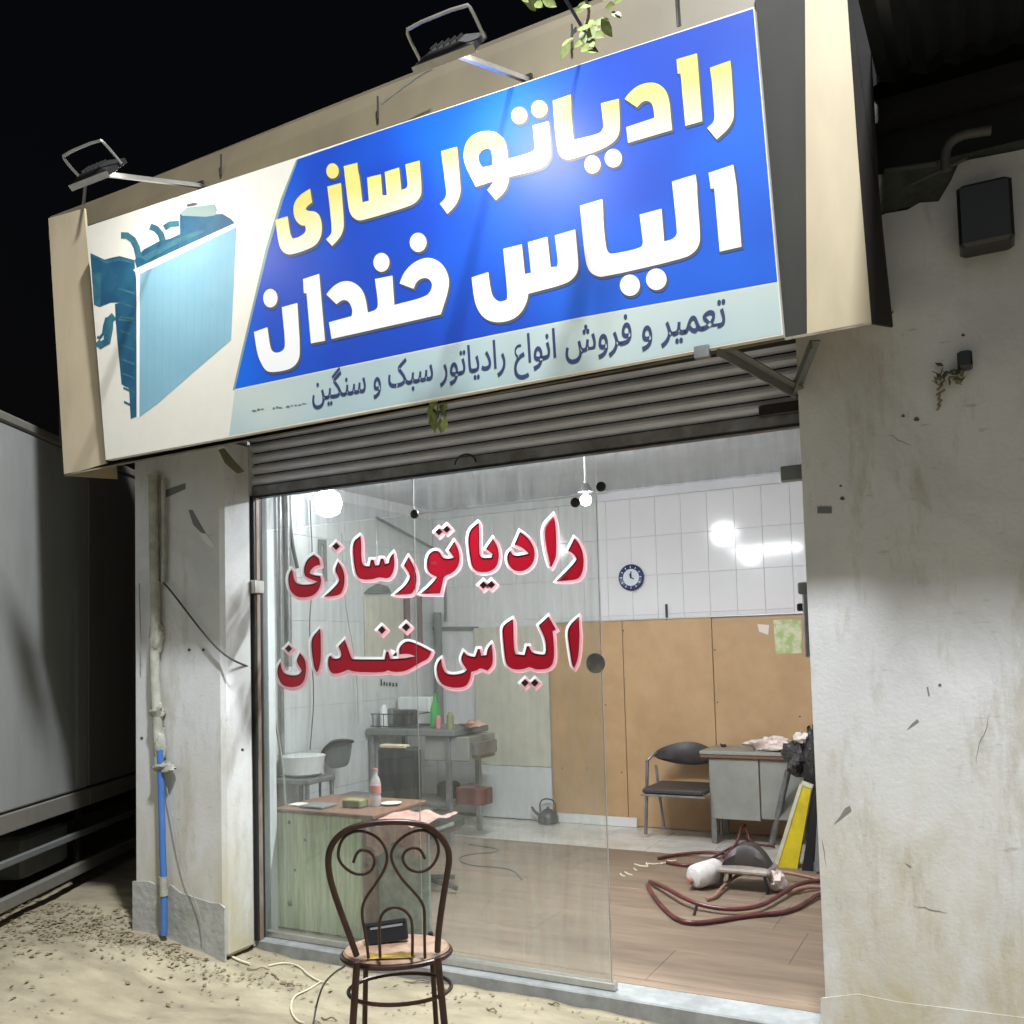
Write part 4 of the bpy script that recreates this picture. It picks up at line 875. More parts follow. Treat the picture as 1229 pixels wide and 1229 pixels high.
def drape(name, x0, x1, y0, y1, z, drop, m, seed, **k):
    rg = random.Random(seed); nx_, ny_ = 16, 12; mb = MB()
    for j in range(ny_+1):
        for i in range(nx_+1):
            u, v = i/nx_, j/ny_; x = x0+(x1-x0)*u; y = y0+(y1-y0)*v; zz = z + .008*math.sin(u*14+seed)+.006*math.sin(v*11+u*9)+rg.uniform(0, .006)
            if v < .35: zz -= drop*((.35-v)/.35)*(.8+.25*math.sin(u*9)); y = y0+(y1-y0)*.35*(.3+.0*v) + .02*math.sin(u*20)
            mb.v.append(Vector((x, y, zz)))
    for j in range(ny_):
        for i in range(nx_): a_ = j*(nx_+1)+i; mb.f.append([a_, a_+1, a_+nx_+2, a_+nx_+1])
    mb.smooth = True; return mb.build(name, m, None, **k)
drape('pink_cloth', .60, .95, .06, .42, .655, .16, M['pink'], 1, label='crumpled reddish pink cloth over the right part of the counter', cat='cloth')
c = Vector((.47, .36, zt+.024))
bt = MB().lathe([(.026, 0), (.030, .006), (.030, .05), (.027, .058), (.030, .068), (.030, .12), (.024, .145), (.012, .165), (.012, .185)], c, 18).build('water_bottle', M['bottleclear'], None, label='small clear water bottle with pink label on the counter', cat='bottle')
MB().lathe([(.0308, .068), (.0308, .11)], c, 18).build('bottle_label', M['redlabel'], bt); MB().lathe([(.014, .183), (.014, .198)], c, 12).build('bottle_cap', M['redlabel'], bt)
MB().lathe([(.03, 0), (.052, .006), (.056, .010), (.05, .010), (.028, .004)], (.53, .42, zt+.024), 20).build('saucer', M['plasticwhite'], None, label='white saucer behind the water bottle on the counter', cat='saucer')
MB().bbox((.32, .26, zt+.024), (.44, .34, zt+.066), .006).build('small_box', M['olivebox'], None, label='olive box on the counter left of the water bottle', cat='box')
MB().bbox((.10, .17, zt+.024), (.26, .30, zt+.036), .003).build('notebook', M['dim_pipe'], None, label='dark thin notebook lying at the left of the counter', cat='notebook')
MB().bbox((.00, .20, zt+.024), (.09, .28, zt+.032), .003).build('paper_pad', M['paper'], None, label='pale paper pad at the left end of the counter', cat='paper pad')
# glossy black folded leather / appliance behind the counter
oc = empty('office_chair', (.25, 1.4, .05), 'black office chair with padded back behind the counter', 'chair')
yc = 1.25
a_ = aty(452, 950, yc); b_ = aty(500, 897, yc)
MB().bbox((a_.x, yc, a_.z-.05), (b_.x, yc+.07, b_.z), .02).build('backrest', M['black'], oc)
MB().bbox((a_.x+.03, yc-.001, b_.z-.012), (b_.x-.09, yc+.06, b_.z+.012), .005).build('headband', M['cream'], oc)
a_ = aty(455, 990, yc-.35)
sm2 = MB().bbox((a_.x-.0, yc-.42, .40), (a_.x+.40, yc+.02, .50), .03).build('seat', M['black'], oc)
tube('column', [(a_.x+.2, yc-.18, .10), (a_.x+.2, yc-.18, .40)], .025, M['chrome'], oc)
for k in range(5):
    an = 2*PI*k/5; tube('leg', [(a_.x+.2, yc-.18, .13), (a_.x+.2+.24*math.cos(an), yc-.18+.24*math.sin(an), .085)], .016, M['black'], oc)
# tubular chair at left
yc = 1.75
tc_ = empty('tubular_chair', atz(400, 985, .05), 'grey tubular chair with curved back by the left wall, behind the counter', 'chair')
pts = smooth_path([aty(x, y, yc) for x, y in [(383, 985), (384, 940), (383, 912), (392, 893), (412, 888), (424, 890)]], 2); tube('frame', pts, .012, M['dark_metal'], tc_)
MB().poly([aty(x, y, yc+.02) for x, y in soften([(388, 903), (394, 889), (410, 886), (420, 890), (417, 915), (412, 921), (397, 923), (390, 915)])], th=.03, n=NY).build('backrest', M['dim_pipe'], tc_)
a_ = aty(385, 962, yc-.2); MB().bbox((a_.x, yc-.25, a_.z-.02), (a_.x+.42, yc+.18, a_.z+.02), .01).build('seat', M['dim_pipe'], tc_)
for dx, dy in ((.02, -.22), (.40, -.22), (.02, .15), (.40, .15)): tube('leg', [(a_.x+dx, yc+dy, .05), (a_.x+dx, yc+dy, a_.z-.02)], .011, M['dark_metal'], tc_)
# work table with drawer box
yt = 2.35; a_ = aty(400, 868, yt); b_ = aty(540, 876, yt); zt2 = .90
tbx = empty('work_table', ((a_.x+b_.x)/2, yt, .05), 'grey metal work table by the left wall carrying the wire rack', 'table')
x0, x1 = XL+.03, aty(565, 890, yt).x
MB().bbox((x0, yt-.05, zt2-.05), (x1-.12, yt+.5, zt2), .006).build('table_top', M['dim_pipe'], tbx)
MB().bbox((x1-.42, yt+.0, zt2-.24), (x1-.02, yt+.42, zt2-.055), .006).build('drawer_box', M['steel'], tbx)
MB().bbox((x1-.03+.012, yt+.04, zt2-.20), (x1-.0+.03, yt+.36, zt2-.10), .004).build('drawer_handle', M['grey_metal'], tbx)
for dx, dy in ((x0+.03, yt), (x1-.2, yt), (x0+.03, yt+.45), (x1-.2, yt+.45)): MB().bbox((dx-.02, dy-.02, .052), (dx+.02, dy+.02, zt2-.052), .003).build('leg', M['grey_metal'], tbx)
MB().bbox((x0+.02, yt+.01, .30), (x1-.22, yt+.42, .33), .004).build('lower_shelf', M['dim_pipe'], tbx)
tube('brace', [(x0+.05, yt+.02, zt2-.06), (x0+.30, yt+.02, .10)], .012, M['dim_pipe'], tbx)
c = aty(523, 882, yt+.12); c.z = zt2+.002
bt = MB().lathe([(.034, 0), (.042, .01), (.042, .12), (.038, .15), (.018, .21), (.014, .25), (.016, .26)], c, 18).build('green_bottle', M['bottlegreen'], None, label='green drink bottle standing on the work table', cat='bottle')
MB().lathe([(.0165, .25), (.0165, .272)], c, 12).build('cap', M['bottlegreen'], bt)
rk = empty('dish_rack', (x0+.35, yt+.15, zt2+.002), 'black wire rack with two tins on the work table', 'rack')
rx0, rx1 = aty(440, 865, yt+.1).x, aty(503, 865, yt+.1).x
for zz in (.012, .11): 
    P = [(rx0, yt+.05, zt2+zz), (rx1, yt+.05, zt2+zz), (rx1, yt+.3, zt2+zz), (rx0, yt+.3, zt2+zz), (rx0, yt+.05, zt2+zz)]
    for u_, v_ in zip(P, P[1:]): tube('wire', [u_, v_], .004, M['dark_metal'], rk, n=5)
for k in range(6): x_ = rx0+(rx1-rx0)*k/5; tube('wire', [(x_, yt+.05, zt2+.012), (x_, yt+.05, zt2+.11)], .003, M['dark_metal'], rk, n=5)
MB().bbox((rx0+.16, yt+.08, zt2+.018), (rx0+.27, yt+.2, zt2+.15), .01).build('tin', M['dim_pipe'], None, label='grey tin in the wire rack, the left one', cat='tin')
MB().bbox((rx0+.29, yt+.08, zt2+.018), (rx0+.44, yt+.2, zt2+.14), .01).build('tin', M['cable'], None, label='wider dark tin in the wire rack, the right one', cat='tin')
MB().bbox((rx0+.14, yt+.34, zt2+.003), (rx0+.46, yt+.42, zt2+.23), .01).build('glass_jar_box', M['plasticwhite'], None, label='pale box behind the wire rack on the work table', cat='box')
a_ = aty(345, 935, 1.2)
MB().lathe([(.10, 0), (.13, .02), (.15, .13), (.155, .14), (.13, .145)], (XL+.20, 1.35, .66), 20).build('plastic_tub', M['plasticwhite'], None, label='white plastic tub on a stand by the left wall near the window', cat='tub')
ts = empty('tub_stand', (XL+.20, 1.35, .05), 'grey stand under the white tub by the left wall', 'stand')
MB().bbox((XL+.04, 1.2, .62), (XL+.36, 1.5, .655), .005).build('top', M['dim_pipe'], ts)
for dx, dy in ((.06, 1.22), (.34, 1.22), (.06, 1.48), (.34, 1.48)): MB().bbox((XL+dx-.012, dy-.012, .052), (XL+dx+.012, dy+.012, .62), .002).build('leg', M['dim_pipe'], ts)
# clutter under the table
for k, (x_, y_, s1, m_) in enumerate([(-.55, 2.55, .16, 'dark_metal'), (-.38, 2.62, .13, 'brown_cable')]):
    MB().bbox((x_, y_, .334), (x_+s1, y_+.14, .334+s1*.8), .02).build('parts_bin', M[m_], None, label=['dark parts bin on the shelf under the work table', 'brown parts bin on the shelf under the work table'][k], cat='bin')

def crate(nm, a_, b_, m_, lab, cat_): return MB().bbox(a_, b_, .006).build(nm, M[m_], None, label=lab, cat=cat_)
cb = crate('cardboard_box', (-1.0, 1.75, .052), (-.62, 2.10, .34), 'mdf', 'brown cardboard box on the floor against the left wall', 'box')
for y_ in (.0,): MB().box((-.83, 1.747, .06), (-.79, 1.7495, .34)).build('packing_tape', M['cream_board'], cb)
crate('plastic_canister', (-.50, 2.05, .052), (-.34, 2.2, .33), 'dim_pipe', 'dark canister standing on the floor in front of the work table', 'canister')
crate('tool_box', (-.25, 2.36, .70-.366), (.0, 2.5, .46), 'hose', 'dark red tool box on the lower shelf of the work table, right end', 'tool box')
for k, (x_, h_, r_, m_, lb) in enumerate([(-.30, .13, .028, 'olivebox', 'squat olive can on the work table right of the rack'), (-.42, .10, .022, 'redlabel', 'little red can on the work table beside the olive can'), (-.95, .18, .032, 'plasticwhite', 'white spray bottle at the wall end of the work table')]):
    MB().lathe([(r_, 0), (r_, h_*.8), (r_*.6, h_*.9), (r_*.5, h_)], (x_, yt+.04+.02*k, zt2+.002), 16).build('small_can', M[m_], None, label=lb, cat='can')
tube('hanging_wire', smooth_path([atx(x, y, XW+.05) for x, y in [(372, 600), (376, 690), (370, 760), (378, 830), (372, 900)]]), .004, M['cable'], None, label='thin dark wire hanging down the left wall tiles behind the last letter', cat='wire')
tube('hanging_wire', smooth_path([atx(x, y, XW+.06) for x, y in [(410, 640), (413, 720), (428, 800), (430, 868)]]), .003, M['greycable'], None, label='pale wire running down the left wall to the work table', cat='wire')
tube('extension_lead', smooth_path([Vector(v) for v in ((.75, 1.5, .056), (.55, 1.75, .056), (.2, 1.7, .056), (.0, 1.95, .056), (.3, 2.2, .056), (-.1, 2.3, .056))]), .004, M['cable'], None, label='black lead looping on the brown floor beyond the counter', cat='cable')
blob('dirty_rag', (-.14, yt+.12, zt2+.03), .09, .06, .03, M['pink'], 15, .35, 20, label='reddish rag at the front of the work table top', cat='rag')
# ------------------------------------------------------------------ kettle
c = Vector((.03, 3.18, .052)); c = atz(658, 988, .052)
kt = empty('kettle', c, 'dark grey kettle on the floor in front of the white sheet', 'kettle')
MB().lathe([(.070, 0), (.085, .012), (.088, .05), (.075, .085), (.045, .105), (.02, .11)], c, 22).build('body', M['kettle'], kt)
MB().lathe([(.044, .106), (.03, .116), (.010, .120), (.012, .135), (.0, .138)], c, 16).build('lid', M['kettle'], kt)
MB().tube(smooth_path([c+Vector(v) for v in ((-.06, 0, .055), (-.11, -.02, .085), (-.135, -.03, .135))]), [.018-.0011*i for i in range(10)], 10).build('spout', M['kettle'], kt)
MB().tube(smooth_path([c+Vector(v) for v in ((-.07, 0, .09), (-.075, 0, .16), (-.04, 0, .20), (.04, 0, .20), (.075, 0, .16), (.07, 0, .09))]), .006, 6).build('handle', M['dark_metal'], kt)

# ------------------------------------------------------------------ waiting chair and desk
yc = 3.02
wc = empty('visitor_chair', (1.25, yc, .05), 'black and chrome visitor chair against the boards, left of the desk', 'chair')
P = lambda x, y, yy=yc: aty(x, y, yy)
tube('leg', [P(775, 1001, yc-.03), P(777, 912, yc-.03)], .013, M['grey_metal'], wc, n=10); tube('leg', [aty(797, 995, yc+.06), aty(787, 918, yc+.06)], .011, M['grey_metal'], wc, n=10)
x2 = P(775, 950).x+.52
tube('leg', [(x2, yc-.03, .052), (x2, yc-.03, .66)], .013, M['grey_metal'], wc, n=10); tube('leg', [(x2, yc+.2, .052), (x2, yc+.2, .62)], .011, M['grey_metal'], wc, n=10)
tube('arm', smooth_path([P(777, 913, yc-.03), P(784, 905, yc), aty(792, 903, yc+.1)]), .011, M['grey_metal'], wc, n=10)
tube('arm', smooth_path([Vector((x2, yc-.03, .66)), Vector((x2, yc+.02, .69)), Vector((x2-.02, yc+.1, .69))]), .011, M['grey_metal'], wc, n=10)
mb = MB(); nn = 14; c0 = P(784, 912, yc+.04); wdt = .50
for i in range(nn+1):
    u = i/nn; xx = c0.x+wdt*u; bow = .13*math.sin(PI*u); zc = .655; hh = .012+.095*math.sin(PI*u)**.7
    yy = yc+.04+bow
    for dz, dy in ((-hh*.8, 0), (-hh*.5, -.022), (hh*.5, -.022), (hh*.85, 0), (hh*.5, .022), (-hh*.5, .022)): mb.v.append(Vector((xx, yy+dy, zc+.015+dz)))
for i in range(nn):
    for j in range(6): mb.f.append([i*6+j, i*6+(j+1) % 6, (i+1)*6+(j+1) % 6, (i+1)*6+j])
mb.smooth = True; mb.build('backrest', M['cushion'], wc)
MB().bbox((c0.x+.0, yc-.24, .415), (x2, yc+.20, .455), .012).build('seat', M['cushion'], wc)
MB().bbox((c0.x-.01, yc-.245, .400), (x2+.01, yc-.225, .414), .003).build('seat_rail', M['grey_metal'], wc)
dk = empty('steel_desk', (1.85, 3.1, .05), 'grey steel desk at the back right, with cloths piled on it', 'desk')
yd = 2.95; xa, xb = aty(852, 950, yd).x, aty(950, 950, yd).x+.25
MB().bbox((xa-.06, yd-.03, .70), (xb, 3.33, .725), .004).build('table_top', M['steel'], dk)
MB().bbox((xa-.055, yd-.025, .675), (xb-.01, 3.325, .697), .003).build('top_edge', M['brownpost'], dk)
xm = aty(912, 950, yd).x
MB().bbox((xa, yd, .235), (xm-.003, yd+.02, .672), .003).build('front_panel', M['steel'], dk); MB().bbox((xm+.003, yd+.008, .25), (xb-.02, yd+.028, .672), .003).build('side_drawer', M['steel'], dk)
for x_, y_ in ((xa+.02, yd+.01), (xa+.02, 3.28), (xb-.04, yd+.03), (xb-.04, 3.28)): MB().bbox((x_-.018, y_, .052), (x_+.018, y_+.03, .672), .003).build('leg', M['grey_metal'], dk)
pa_, pb_ = aty(946, 925, 2.80), atz(926, 1012, .06); t = (pb_-pa_)
tube('leaning_tube', [pa_, pb_], .022, M['grey_metal'], None, n=12, label='silver tube leaning against the right side of the desk', cat='tube')
MB().bbox((aty(868, 900, 3.2).x-.02, 3.2, .727), (aty(868, 900, 3.2).x+.02, 3.23, .745), .004).build('rubber_stamp', M['dark_metal'], None, label='tiny dark object on the desk top, near its left end', cat='stamp')

for c_, r3, sd in PLASTER_LUMPS:
    lo_ = blob('plaster_lump', c_, r3[0], r3[1], r3[2], M['conduit'], sd, .3, 20)
    lo_.parent = cp; lo_.location = (0, 0, 0)
    for v in lo_.data.vertices: v.co += Vector(BASE[lo_.name]) - Vector(BASE[cp.name])
c = aty(927, 897, 3.05)
blob('plastic_bag', (c.x, 3.06, .765), .16, .09, .052, M['pinkbag'], 4, .28, 26, label='crumpled pale pink plastic bag on the desk top', cat='bag')
c = aty(957, 912, 2.72); blob('black_bag', (c.x, 2.74, c.z), .085, .07, .12, M['blackbag'], 9, .35, 28, label='shiny crumpled black bag at the right end of the desk', cat='bag')
c = aty(970, 900, 2.65); blob('black_bag', (c.x+.03, 2.66, c.z-.05), .05, .06, .17, M['blackbag'], 5, .3, 24, label='tall black bundle against the door jamb above the yellow slab', cat='bag')
c = aty(962, 884, 2.66); blob('crumpled_paper', (c.x, 2.66, c.z-.01), .045, .04, .035, M['paper'], 3, .45, 20, label='crumpled white paper on top of the black bags', cat='paper')
# column of stacked cartons carrying the bags (hidden mostly by the bags)
MB().bbox((2.29, 2.62, .052), (2.52, 2.86, .70), .01).build('dark_carton', M['black'], None, label='tall dark carton behind the yellow slab, under the black bags', cat='carton')
# yellow slab leaning
q = [aty(x, y, 2.42) for x, y in ((963, 940), (974, 944), (956, 1048), (931, 1043))]
d_ = Vector((.05, .05, 0))
mb = MB().poly(q, th=.05, n=NY); ys_ = mb.build('yellow_slab', M['yellow'], None, label='bright yellow foam slab leaning beside the doorway', cat='slab')
e = [aty(x, y, 2.415) for x, y in ((959, 942), (964, 940), (932, 1044), (928, 1041))]
MB().poly(e, th=.045, n=NY).build('pale_edge', M['yellow_edge'], ys_)
MB().poly([aty(x, y, 2.41) for x, y in ((962, 938), (975, 943), (974, 947), (962, 942))], th=.05, n=NY).build('top_edge', M['yellow_edge'], ys_)
for k, (xs_, m_) in enumerate([(((977, 950), (984, 955), (974, 1050), (962, 1047)), 'black'), (((982, 960), (990, 962), (985, 1045), (977, 1045)), 'dim_pipe')]):
    MB().poly([aty(x, y, 2.38-k*.06) for x, y in xs_], th=.04, n=NY).build('radiator_panel', M[m_], None, label=['black radiator panel leaning right behind the yellow slab', 'grey radiator panel leaning nearest the doorway jamb'][k], cat='panel')

# ------------------------------------------------------------------ hoses, tank, stool on the floor
def hose(pts, r, m, label):
    P_ = [atz(x, y, .05+h) for x, y, h in pts]; return tube('rubber_hose', smooth_path(P_, 2), r, m, None, n=10, label=label, cat='hose', group='rubber hoses on the shop floor')
hose([(780, 1058, .02), (800, 1066, .05), (822, 1079, .05), (850, 1089, .03), (885, 1092, .03), (915, 1087, .03), (935, 1075, .03), (955, 1062, .04), (975, 1057, .03), (1000, 1057, .02)], .0125, M['hose'], 'dark red hose nearest the glass edge, upper strand of the long loop')
hose([(777, 1062, .02), (783, 1074, .015), (795, 1089, .015), (808, 1101, .015), (825, 1108, .015), (850, 1107, .015), (900, 1098, .015), (940, 1096, .015), (962, 1087, .015), (980, 1074, .02), (1000, 1070, .02)], .0125, M['hose'], 'dark red hose lying lowest, the strand closest to the sill')
hose([(848, 1079, .015), (858, 1077, .015), (868, 1063, .03), (885, 1050, .05), (905, 1045, .06), (935, 1046, .06), (960, 1050, .05), (985, 1056, .03)], .010, M['hose_p'], 'faded brown hose curving in front of the stool')
hose([(868, 1030, .02), (884, 1014, .08), (889, 995, .13), (894, 988, .14), (897, 1000, .10), (901, 1013, .03), (930, 1016, .015)], .009, M['hose'], 'thin red hose arching upright in front of the desk')
hose([(790, 1030, .015), (808, 1026, .015), (850, 1022, .02), (880, 1025, .02)], .011, M['hose'], 'dark hose lying farthest back, left of the stool')
hose([(800, 1035, .015), (830, 1040, .015), (855, 1030, .02), (880, 1016, .03), (900, 1010, .04)], .010, M['hose'], 'dark red hose running behind the white tank')
hose([(945, 1072, .015), (960, 1066, .03), (978, 1064, .02), (1000, 1066, .02)], .011, M['hose_p'], 'short faded hose crossing the others next to the jamb')
tube('hose_tie', [atz(836, 1085, .06), atz(833, 1098, .055)], .007, M['dark_metal'], None, label='dark tie hanging from the upper strand of the long hose loop', cat='tie')
a_ = atz(832, 1053, .125); b_ = a_ + Vector((.10, .20, .012)); ax = (b_-a_)
L_ = ax.length; z_ = ax.normalized(); x_ = z_.orthogonal().normalized(); y_ = z_.cross(x_); m4 = frame4((0, 0, 0), x_, y_, z_)
tk = MB().lathe([(.03, -.008), (.055, .0), (.070, .022), (.072, .05), (.072, L_-.03), (.06, L_-.008), (.03, L_)], a_, 26, m4).build('gas_tank', M['cyl'], None, label='short white cylindrical tank lying among the hoses', cat='tank')
MB().lathe([(.020, -.030), (.022, -.004)], a_+Vector((-.012, 0, -.02)), 12, m4).build('valve', M['hose_p'], tk); MB().lathe([(.010, -.014), (.011, -.004)], a_+Vector((.022, 0, .028)), 10, m4).build('port', M['dark_metal'], tk)
c = atz(893, 1072, .05); sx = .15
sl = empty('low_stool', c, 'low black-legged stool on the shop floor, with a dark cushion on it', 'stool')
MB().bbox((c.x-.155, c.y-.0, .15), (c.x+.145, c.y+.26, .185), .012).build('seat', M['stoolseat'], sl)
for dx, dy in ((-.13, .02), (.12, .02), (-.13, .23), (.12, .23)): tube('leg', [(c.x+dx*1.1, c.y+dy, .052), (c.x+dx, c.y+dy, .15)], .011, M['black'], sl)
mb = MB(); nn = 16
for i in range(nn+1):
    u = i/nn; xx = c.x-.14+.27*u; hh = .115*math.sin(PI*u)**.6+.002
    for y_2, f_ in ((.06, 0), (.055, .6), (.08, 1), (.17, 1), (.20, .6), (.19, 0)): mb.v.append(Vector((xx, c.y+y_2+.03*math.sin(u*3), .187+hh*f_)))
for i in range(nn):
    for j in range(6): mb.f.append([i*6+j, i*6+(j+1) % 6, (i+1)*6+(j+1) % 6, (i+1)*6+j])
mb.smooth = True; mb.build('dark_cushion', M['cushion'], None, label='dark domed cushion on the low stool', cat='cushion')
blob('crumpled_wrap', (c.x+.17, c.y+.10, .11), .05, .06, .055, M['pinkbag'], 12, .35, 20, label='crumpled clear wrap at the right of the low stool', cat='wrapper')
rr = random.Random(8); sc_m = [M['rope']]
for k in range(9):
    t_ = k/8; p = atz(748+t_*58+rr.uniform(-3, 3), 1048-t_*16+rr.uniform(-3, 3), .053); d = Vector((rr.uniform(-1, 1), rr.uniform(-.4, .6), 0)).normalized()*rr.uniform(.02, .06)
    tube('paper_scrap', [p-d, p, p+d*.8+Vector((0, .01, .006))], .005, M['rope'], None, n=5, label='pale strip among the scraps on the brown shop floor left of the hoses', cat='scrap', group='pale scraps on the shop floor')

# ------------------------------------------------------------------ inside lamps
def bulb(c, label, w, k=1.0):
    bl = empty('ceiling_lamp', c, label, 'lamp')
    MB().lathe([(a_*k, b_*k) for a_, b_ in [(.02, .10), (.022, .06), (.05, .04), (.062, .0), (.05, -.045), (.02, -.06)][::-1]], c, 18).build('bulb', M['bulb'], bl)
    MB().lathe([(.028*k, .10*k+.004), (.028*k, .14*k), (.006, .15*k), (.006, ZC-c[2]-.001)], c, 14).build('lamp_holder', M['plasticwhite'], bl)
    ld = bpy.data.lights.new('lamp', 'POINT'); ld.energy = w; ld.shadow_soft_size = .075; ld.color = INNER_COL
    lo = bpy.data.objects.new('lamp', ld); COL.objects.link(lo); lo.parent = bl; lo.location = (0, 0, 0)
    return bl
INNER = 150
bulb(Vector((-.70, 1.45, 2.58)), 'bright globe bulb on the ceiling seen through the left top pane', INNER*1.1, 1.6)
bulb(Vector((1.0, .95, 2.66)), 'ceiling bulb behind the shutter edge in the middle of the shop', INNER)
sb = aty(703, 600, 1.3)
bulb(sb, 'small bright bulb hanging near the clamp over the letters', INNER*.12, .55)
tl = empty('tube_lamp', (1.35, .55, 2.55), 'fluorescent tube lamp hanging inside just behind the shutter', 'lamp')
MB().tube([(1.0, .55, 2.53), (1.7, .55, 2.53)], .014, 12).build('tube', M['tube'], tl)
MB().bbox((.98, .53, 2.548), (1.72, .57, 2.58), .004).build('batten', M['plasticwhite'], tl)
for x_ in (1.05, 1.65): tube('hanger', [(x_, .55, 2.58), (x_, .55, ZC-.001)], .003, M['grey_metal'], tl, n=5)
ld = bpy.data.lights.new('lamp', 'AREA'); ld.shape = 'RECTANGLE'; ld.size = .7; ld.size_y = .03; ld.energy = INNER*.6; ld.color = INNER_COL
lo = bpy.data.objects.new('lamp', ld); COL.objects.link(lo); lo.parent = tl; lo.location = (0, 0, -.045)
# street lamp over the yard, in front of the shop and above the picture
SL = Vector((3.5, -2.75, 8.0))
stl = empty('street_lamp', (SL.x, -6.2, 0), 'tall street lamp with long arm in the yard in front of the shop', 'street lamp')
MB().tube([(SL.x, -6.2, 0), (SL.x, -6.2, 7.6)], [.09, .05], 14).build('pole', M['grey_metal'], stl)
tube('arm', smooth_path([Vector((SL.x, -6.2, 7.5)), Vector((SL.x, -6.1, 8.1)), Vector((SL.x, -5.2, 8.2)), SL+Vector((0, -.1, .1))]), .03, M['grey_metal'], stl)
MB().bbox((SL.x-.16, SL.y-.35, 8.03), (SL.x+.16, SL.y+.25, 8.14), .03).build('lamp_head', M['grey_metal'], stl)
MB().bbox((SL.x-.13, SL.y-.28, 8.012), (SL.x+.13, SL.y+.2, 8.028), .004).build('lens', M['lampglass'], stl)
ld = bpy.data.lights.new('lamp', 'AREA'); ld.shape = 'DISK'; ld.size = .5; ld.energy = 1300; ld.color = (.93, .965, 1.0)
lo = bpy.data.objects.new('lamp', ld); COL.objects.link(lo); lo.parent = stl; lo.location = (0, SL.y+6.2, 7.99); lo.rotation_euler = (R(12), 0, 0)
MB().lathe([(.05, .0), (.02, .05), (.015, .055)], sb+Vector((0, 0, .045)), 14).build('shade', M['dark_metal'], None if False else bpy.data.objects['ceiling_lamp.002'])

# ------------------------------------------------------------------ chair in front of the window
CH = Vector((1.530, -.975, 0)); rz = R(33)
ch = empty('cafe_chair', (CH.x, CH.y, gz(CH.x, CH.y)), 'dark iron cafe chair with scrolled back in front of the shop window', 'chair', rz=rz, local=True)
gz0 = gz(CH.x, CH.y)
# local frame: x to the right, y away from the camera (towards the shop), z up
K = 1/355.0; YBK = -.145
C6 = lambda x, y: ((380+x/6.145-474)*K, 1.5-gz0-((960+y/6.145)-782)*K)
def back(pts, r, name='back_rod', n=8, it=2):
    P_ = [];
    for x, y in pts:
        X, Z = C6(x, y); Z = .455 + (Z-.455)*1.035 if Z > .455 else Z; P_.append(Vector((X, YBK-.10*max(0, (Z-.46))/.5, Z)))
    return tube(name, smooth_path(P_, it), r, M['iron'], ch, n=n)
back([(300, 1110), (262, 985), (190, 765), (132, 560), (118, 430), (135, 320), (205, 228), (330, 168), (560, 150), (785, 172), (900, 240), (975, 340), (992, 440), (970, 560), (925, 800), (897, 1000), (890, 1115)], .0108, 'back_hoop', 12)
back([(300, 432), (325, 365), (365, 340), (425, 362), (458, 425), (430, 500), (365, 525), (285, 508), (210, 440), (188, 365), (222, 262), (290, 215), (375, 208), (465, 250), (525, 320), (545, 400), (530, 480), (460, 590), (385, 680), (350, 760), (350, 850), (375, 1000), (385, 1135)], .0052, 'scroll')
back([(812, 430), (785, 362), (725, 343), (665, 372), (648, 432), (690, 502), (770, 528), (840, 510), (900, 440), (917, 360), (892, 280), (835, 228), (757, 222), (660, 262), (590, 330), (566, 400), (590, 480), (650, 580), (740, 680), (795, 760), (802, 850), (797, 1000), (797, 1160)], .0052, 'scroll')
back([(470, 1135), (468, 900), (490, 815), (540, 778), (600, 768), (660, 800), (700, 850), (712, 920), (705, 1140)], .0052, 'inner_arch')
X0 = C6(300, 1110)[0]; X1 = C6(890, 1110)[0]; zs = .455-gz0
MB().lathe([(.175, 0), (.185, .004), (.187, .012), (.180, .020), (.0, .024)], (0, 0, zs-.012), 36, Matrix.Diagonal((1, .82, 1, 1))).build('seat', M['chairseat'], ch)
MB().tube([(.190*math.cos(a_), .156*math.sin(a_), zs-.012) for a_ in [2*PI*i/36 for i in range(37)]], .009, 8, cap=False).build('seat_ring', M['iron'], ch)
for xx, fx, yy, fy in ((X0, -.165, YBK, -.21), (X1, .185, YBK, -.21), (-.115, -.135, .15, .19), (.12, .14, .15, .19)):
    rr_ = .0125 if yy < 0 else .010
    MB().tube([(xx, yy, zs+.01), (xx*.5+fx*.5, (yy+fy)/2, zs*.5), (fx, fy, .002)], rr_, 10).build('leg', M['iron'], ch)
MB().tube([(.180*math.cos(a_)+.01, .15*math.sin(a_), zs-.135) for a_ in [2*PI*i/36 for i in range(37)]], .0075, 8, cap=False).build('stretcher_ring', M['iron'], ch)
c4 = ch.matrix_basis if False else Matrix.Translation((CH.x, CH.y, gz0)) @ Matrix.Rotation(rz, 4, 'Z')
# radio on the seat
zr = zs+.013
rd = empty('radio', c4 @ Vector((-.03, .045, zr)), 'small black portable radio propped on the cafe chair seat', 'radio', rz=rz+R(4), local=True)
mt = Matrix.Rotation(R(-14), 4, 'X') @ Matrix.Rotation(R(-4), 4, 'Y')
MB().bbox((-.082, -.018, .0), (.072, .018, .076), .005, mt).build('body', M['black'], rd)
MB().box((-.06, -.0205, .050), (.055, -.0188, .058), mt).build('silver_trim', M['silver'], rd)
MB().box((-.075, -.0215, .063), (.066, -.0185, .074), mt).build('top_panel', M['dark_metal'], rd)
cl = MB(); cl.v = [c4 @ Vector(v) for v in ((-.10, -.13, zr+.002), (.06, -.14, zr+.001), (.07, -.10, zr+.003), (.02, -.095, zr+.010), (-.04, -.10, zr+.004), (-.09, -.09, zr+.010))]; cl.f = [[0, 1, 2, 3, 4, 5]]
cl.build('ochre_cloth', M['ochre'], None, label='ochre cloth scrap on the chair seat in front of the radio', cat='cloth')
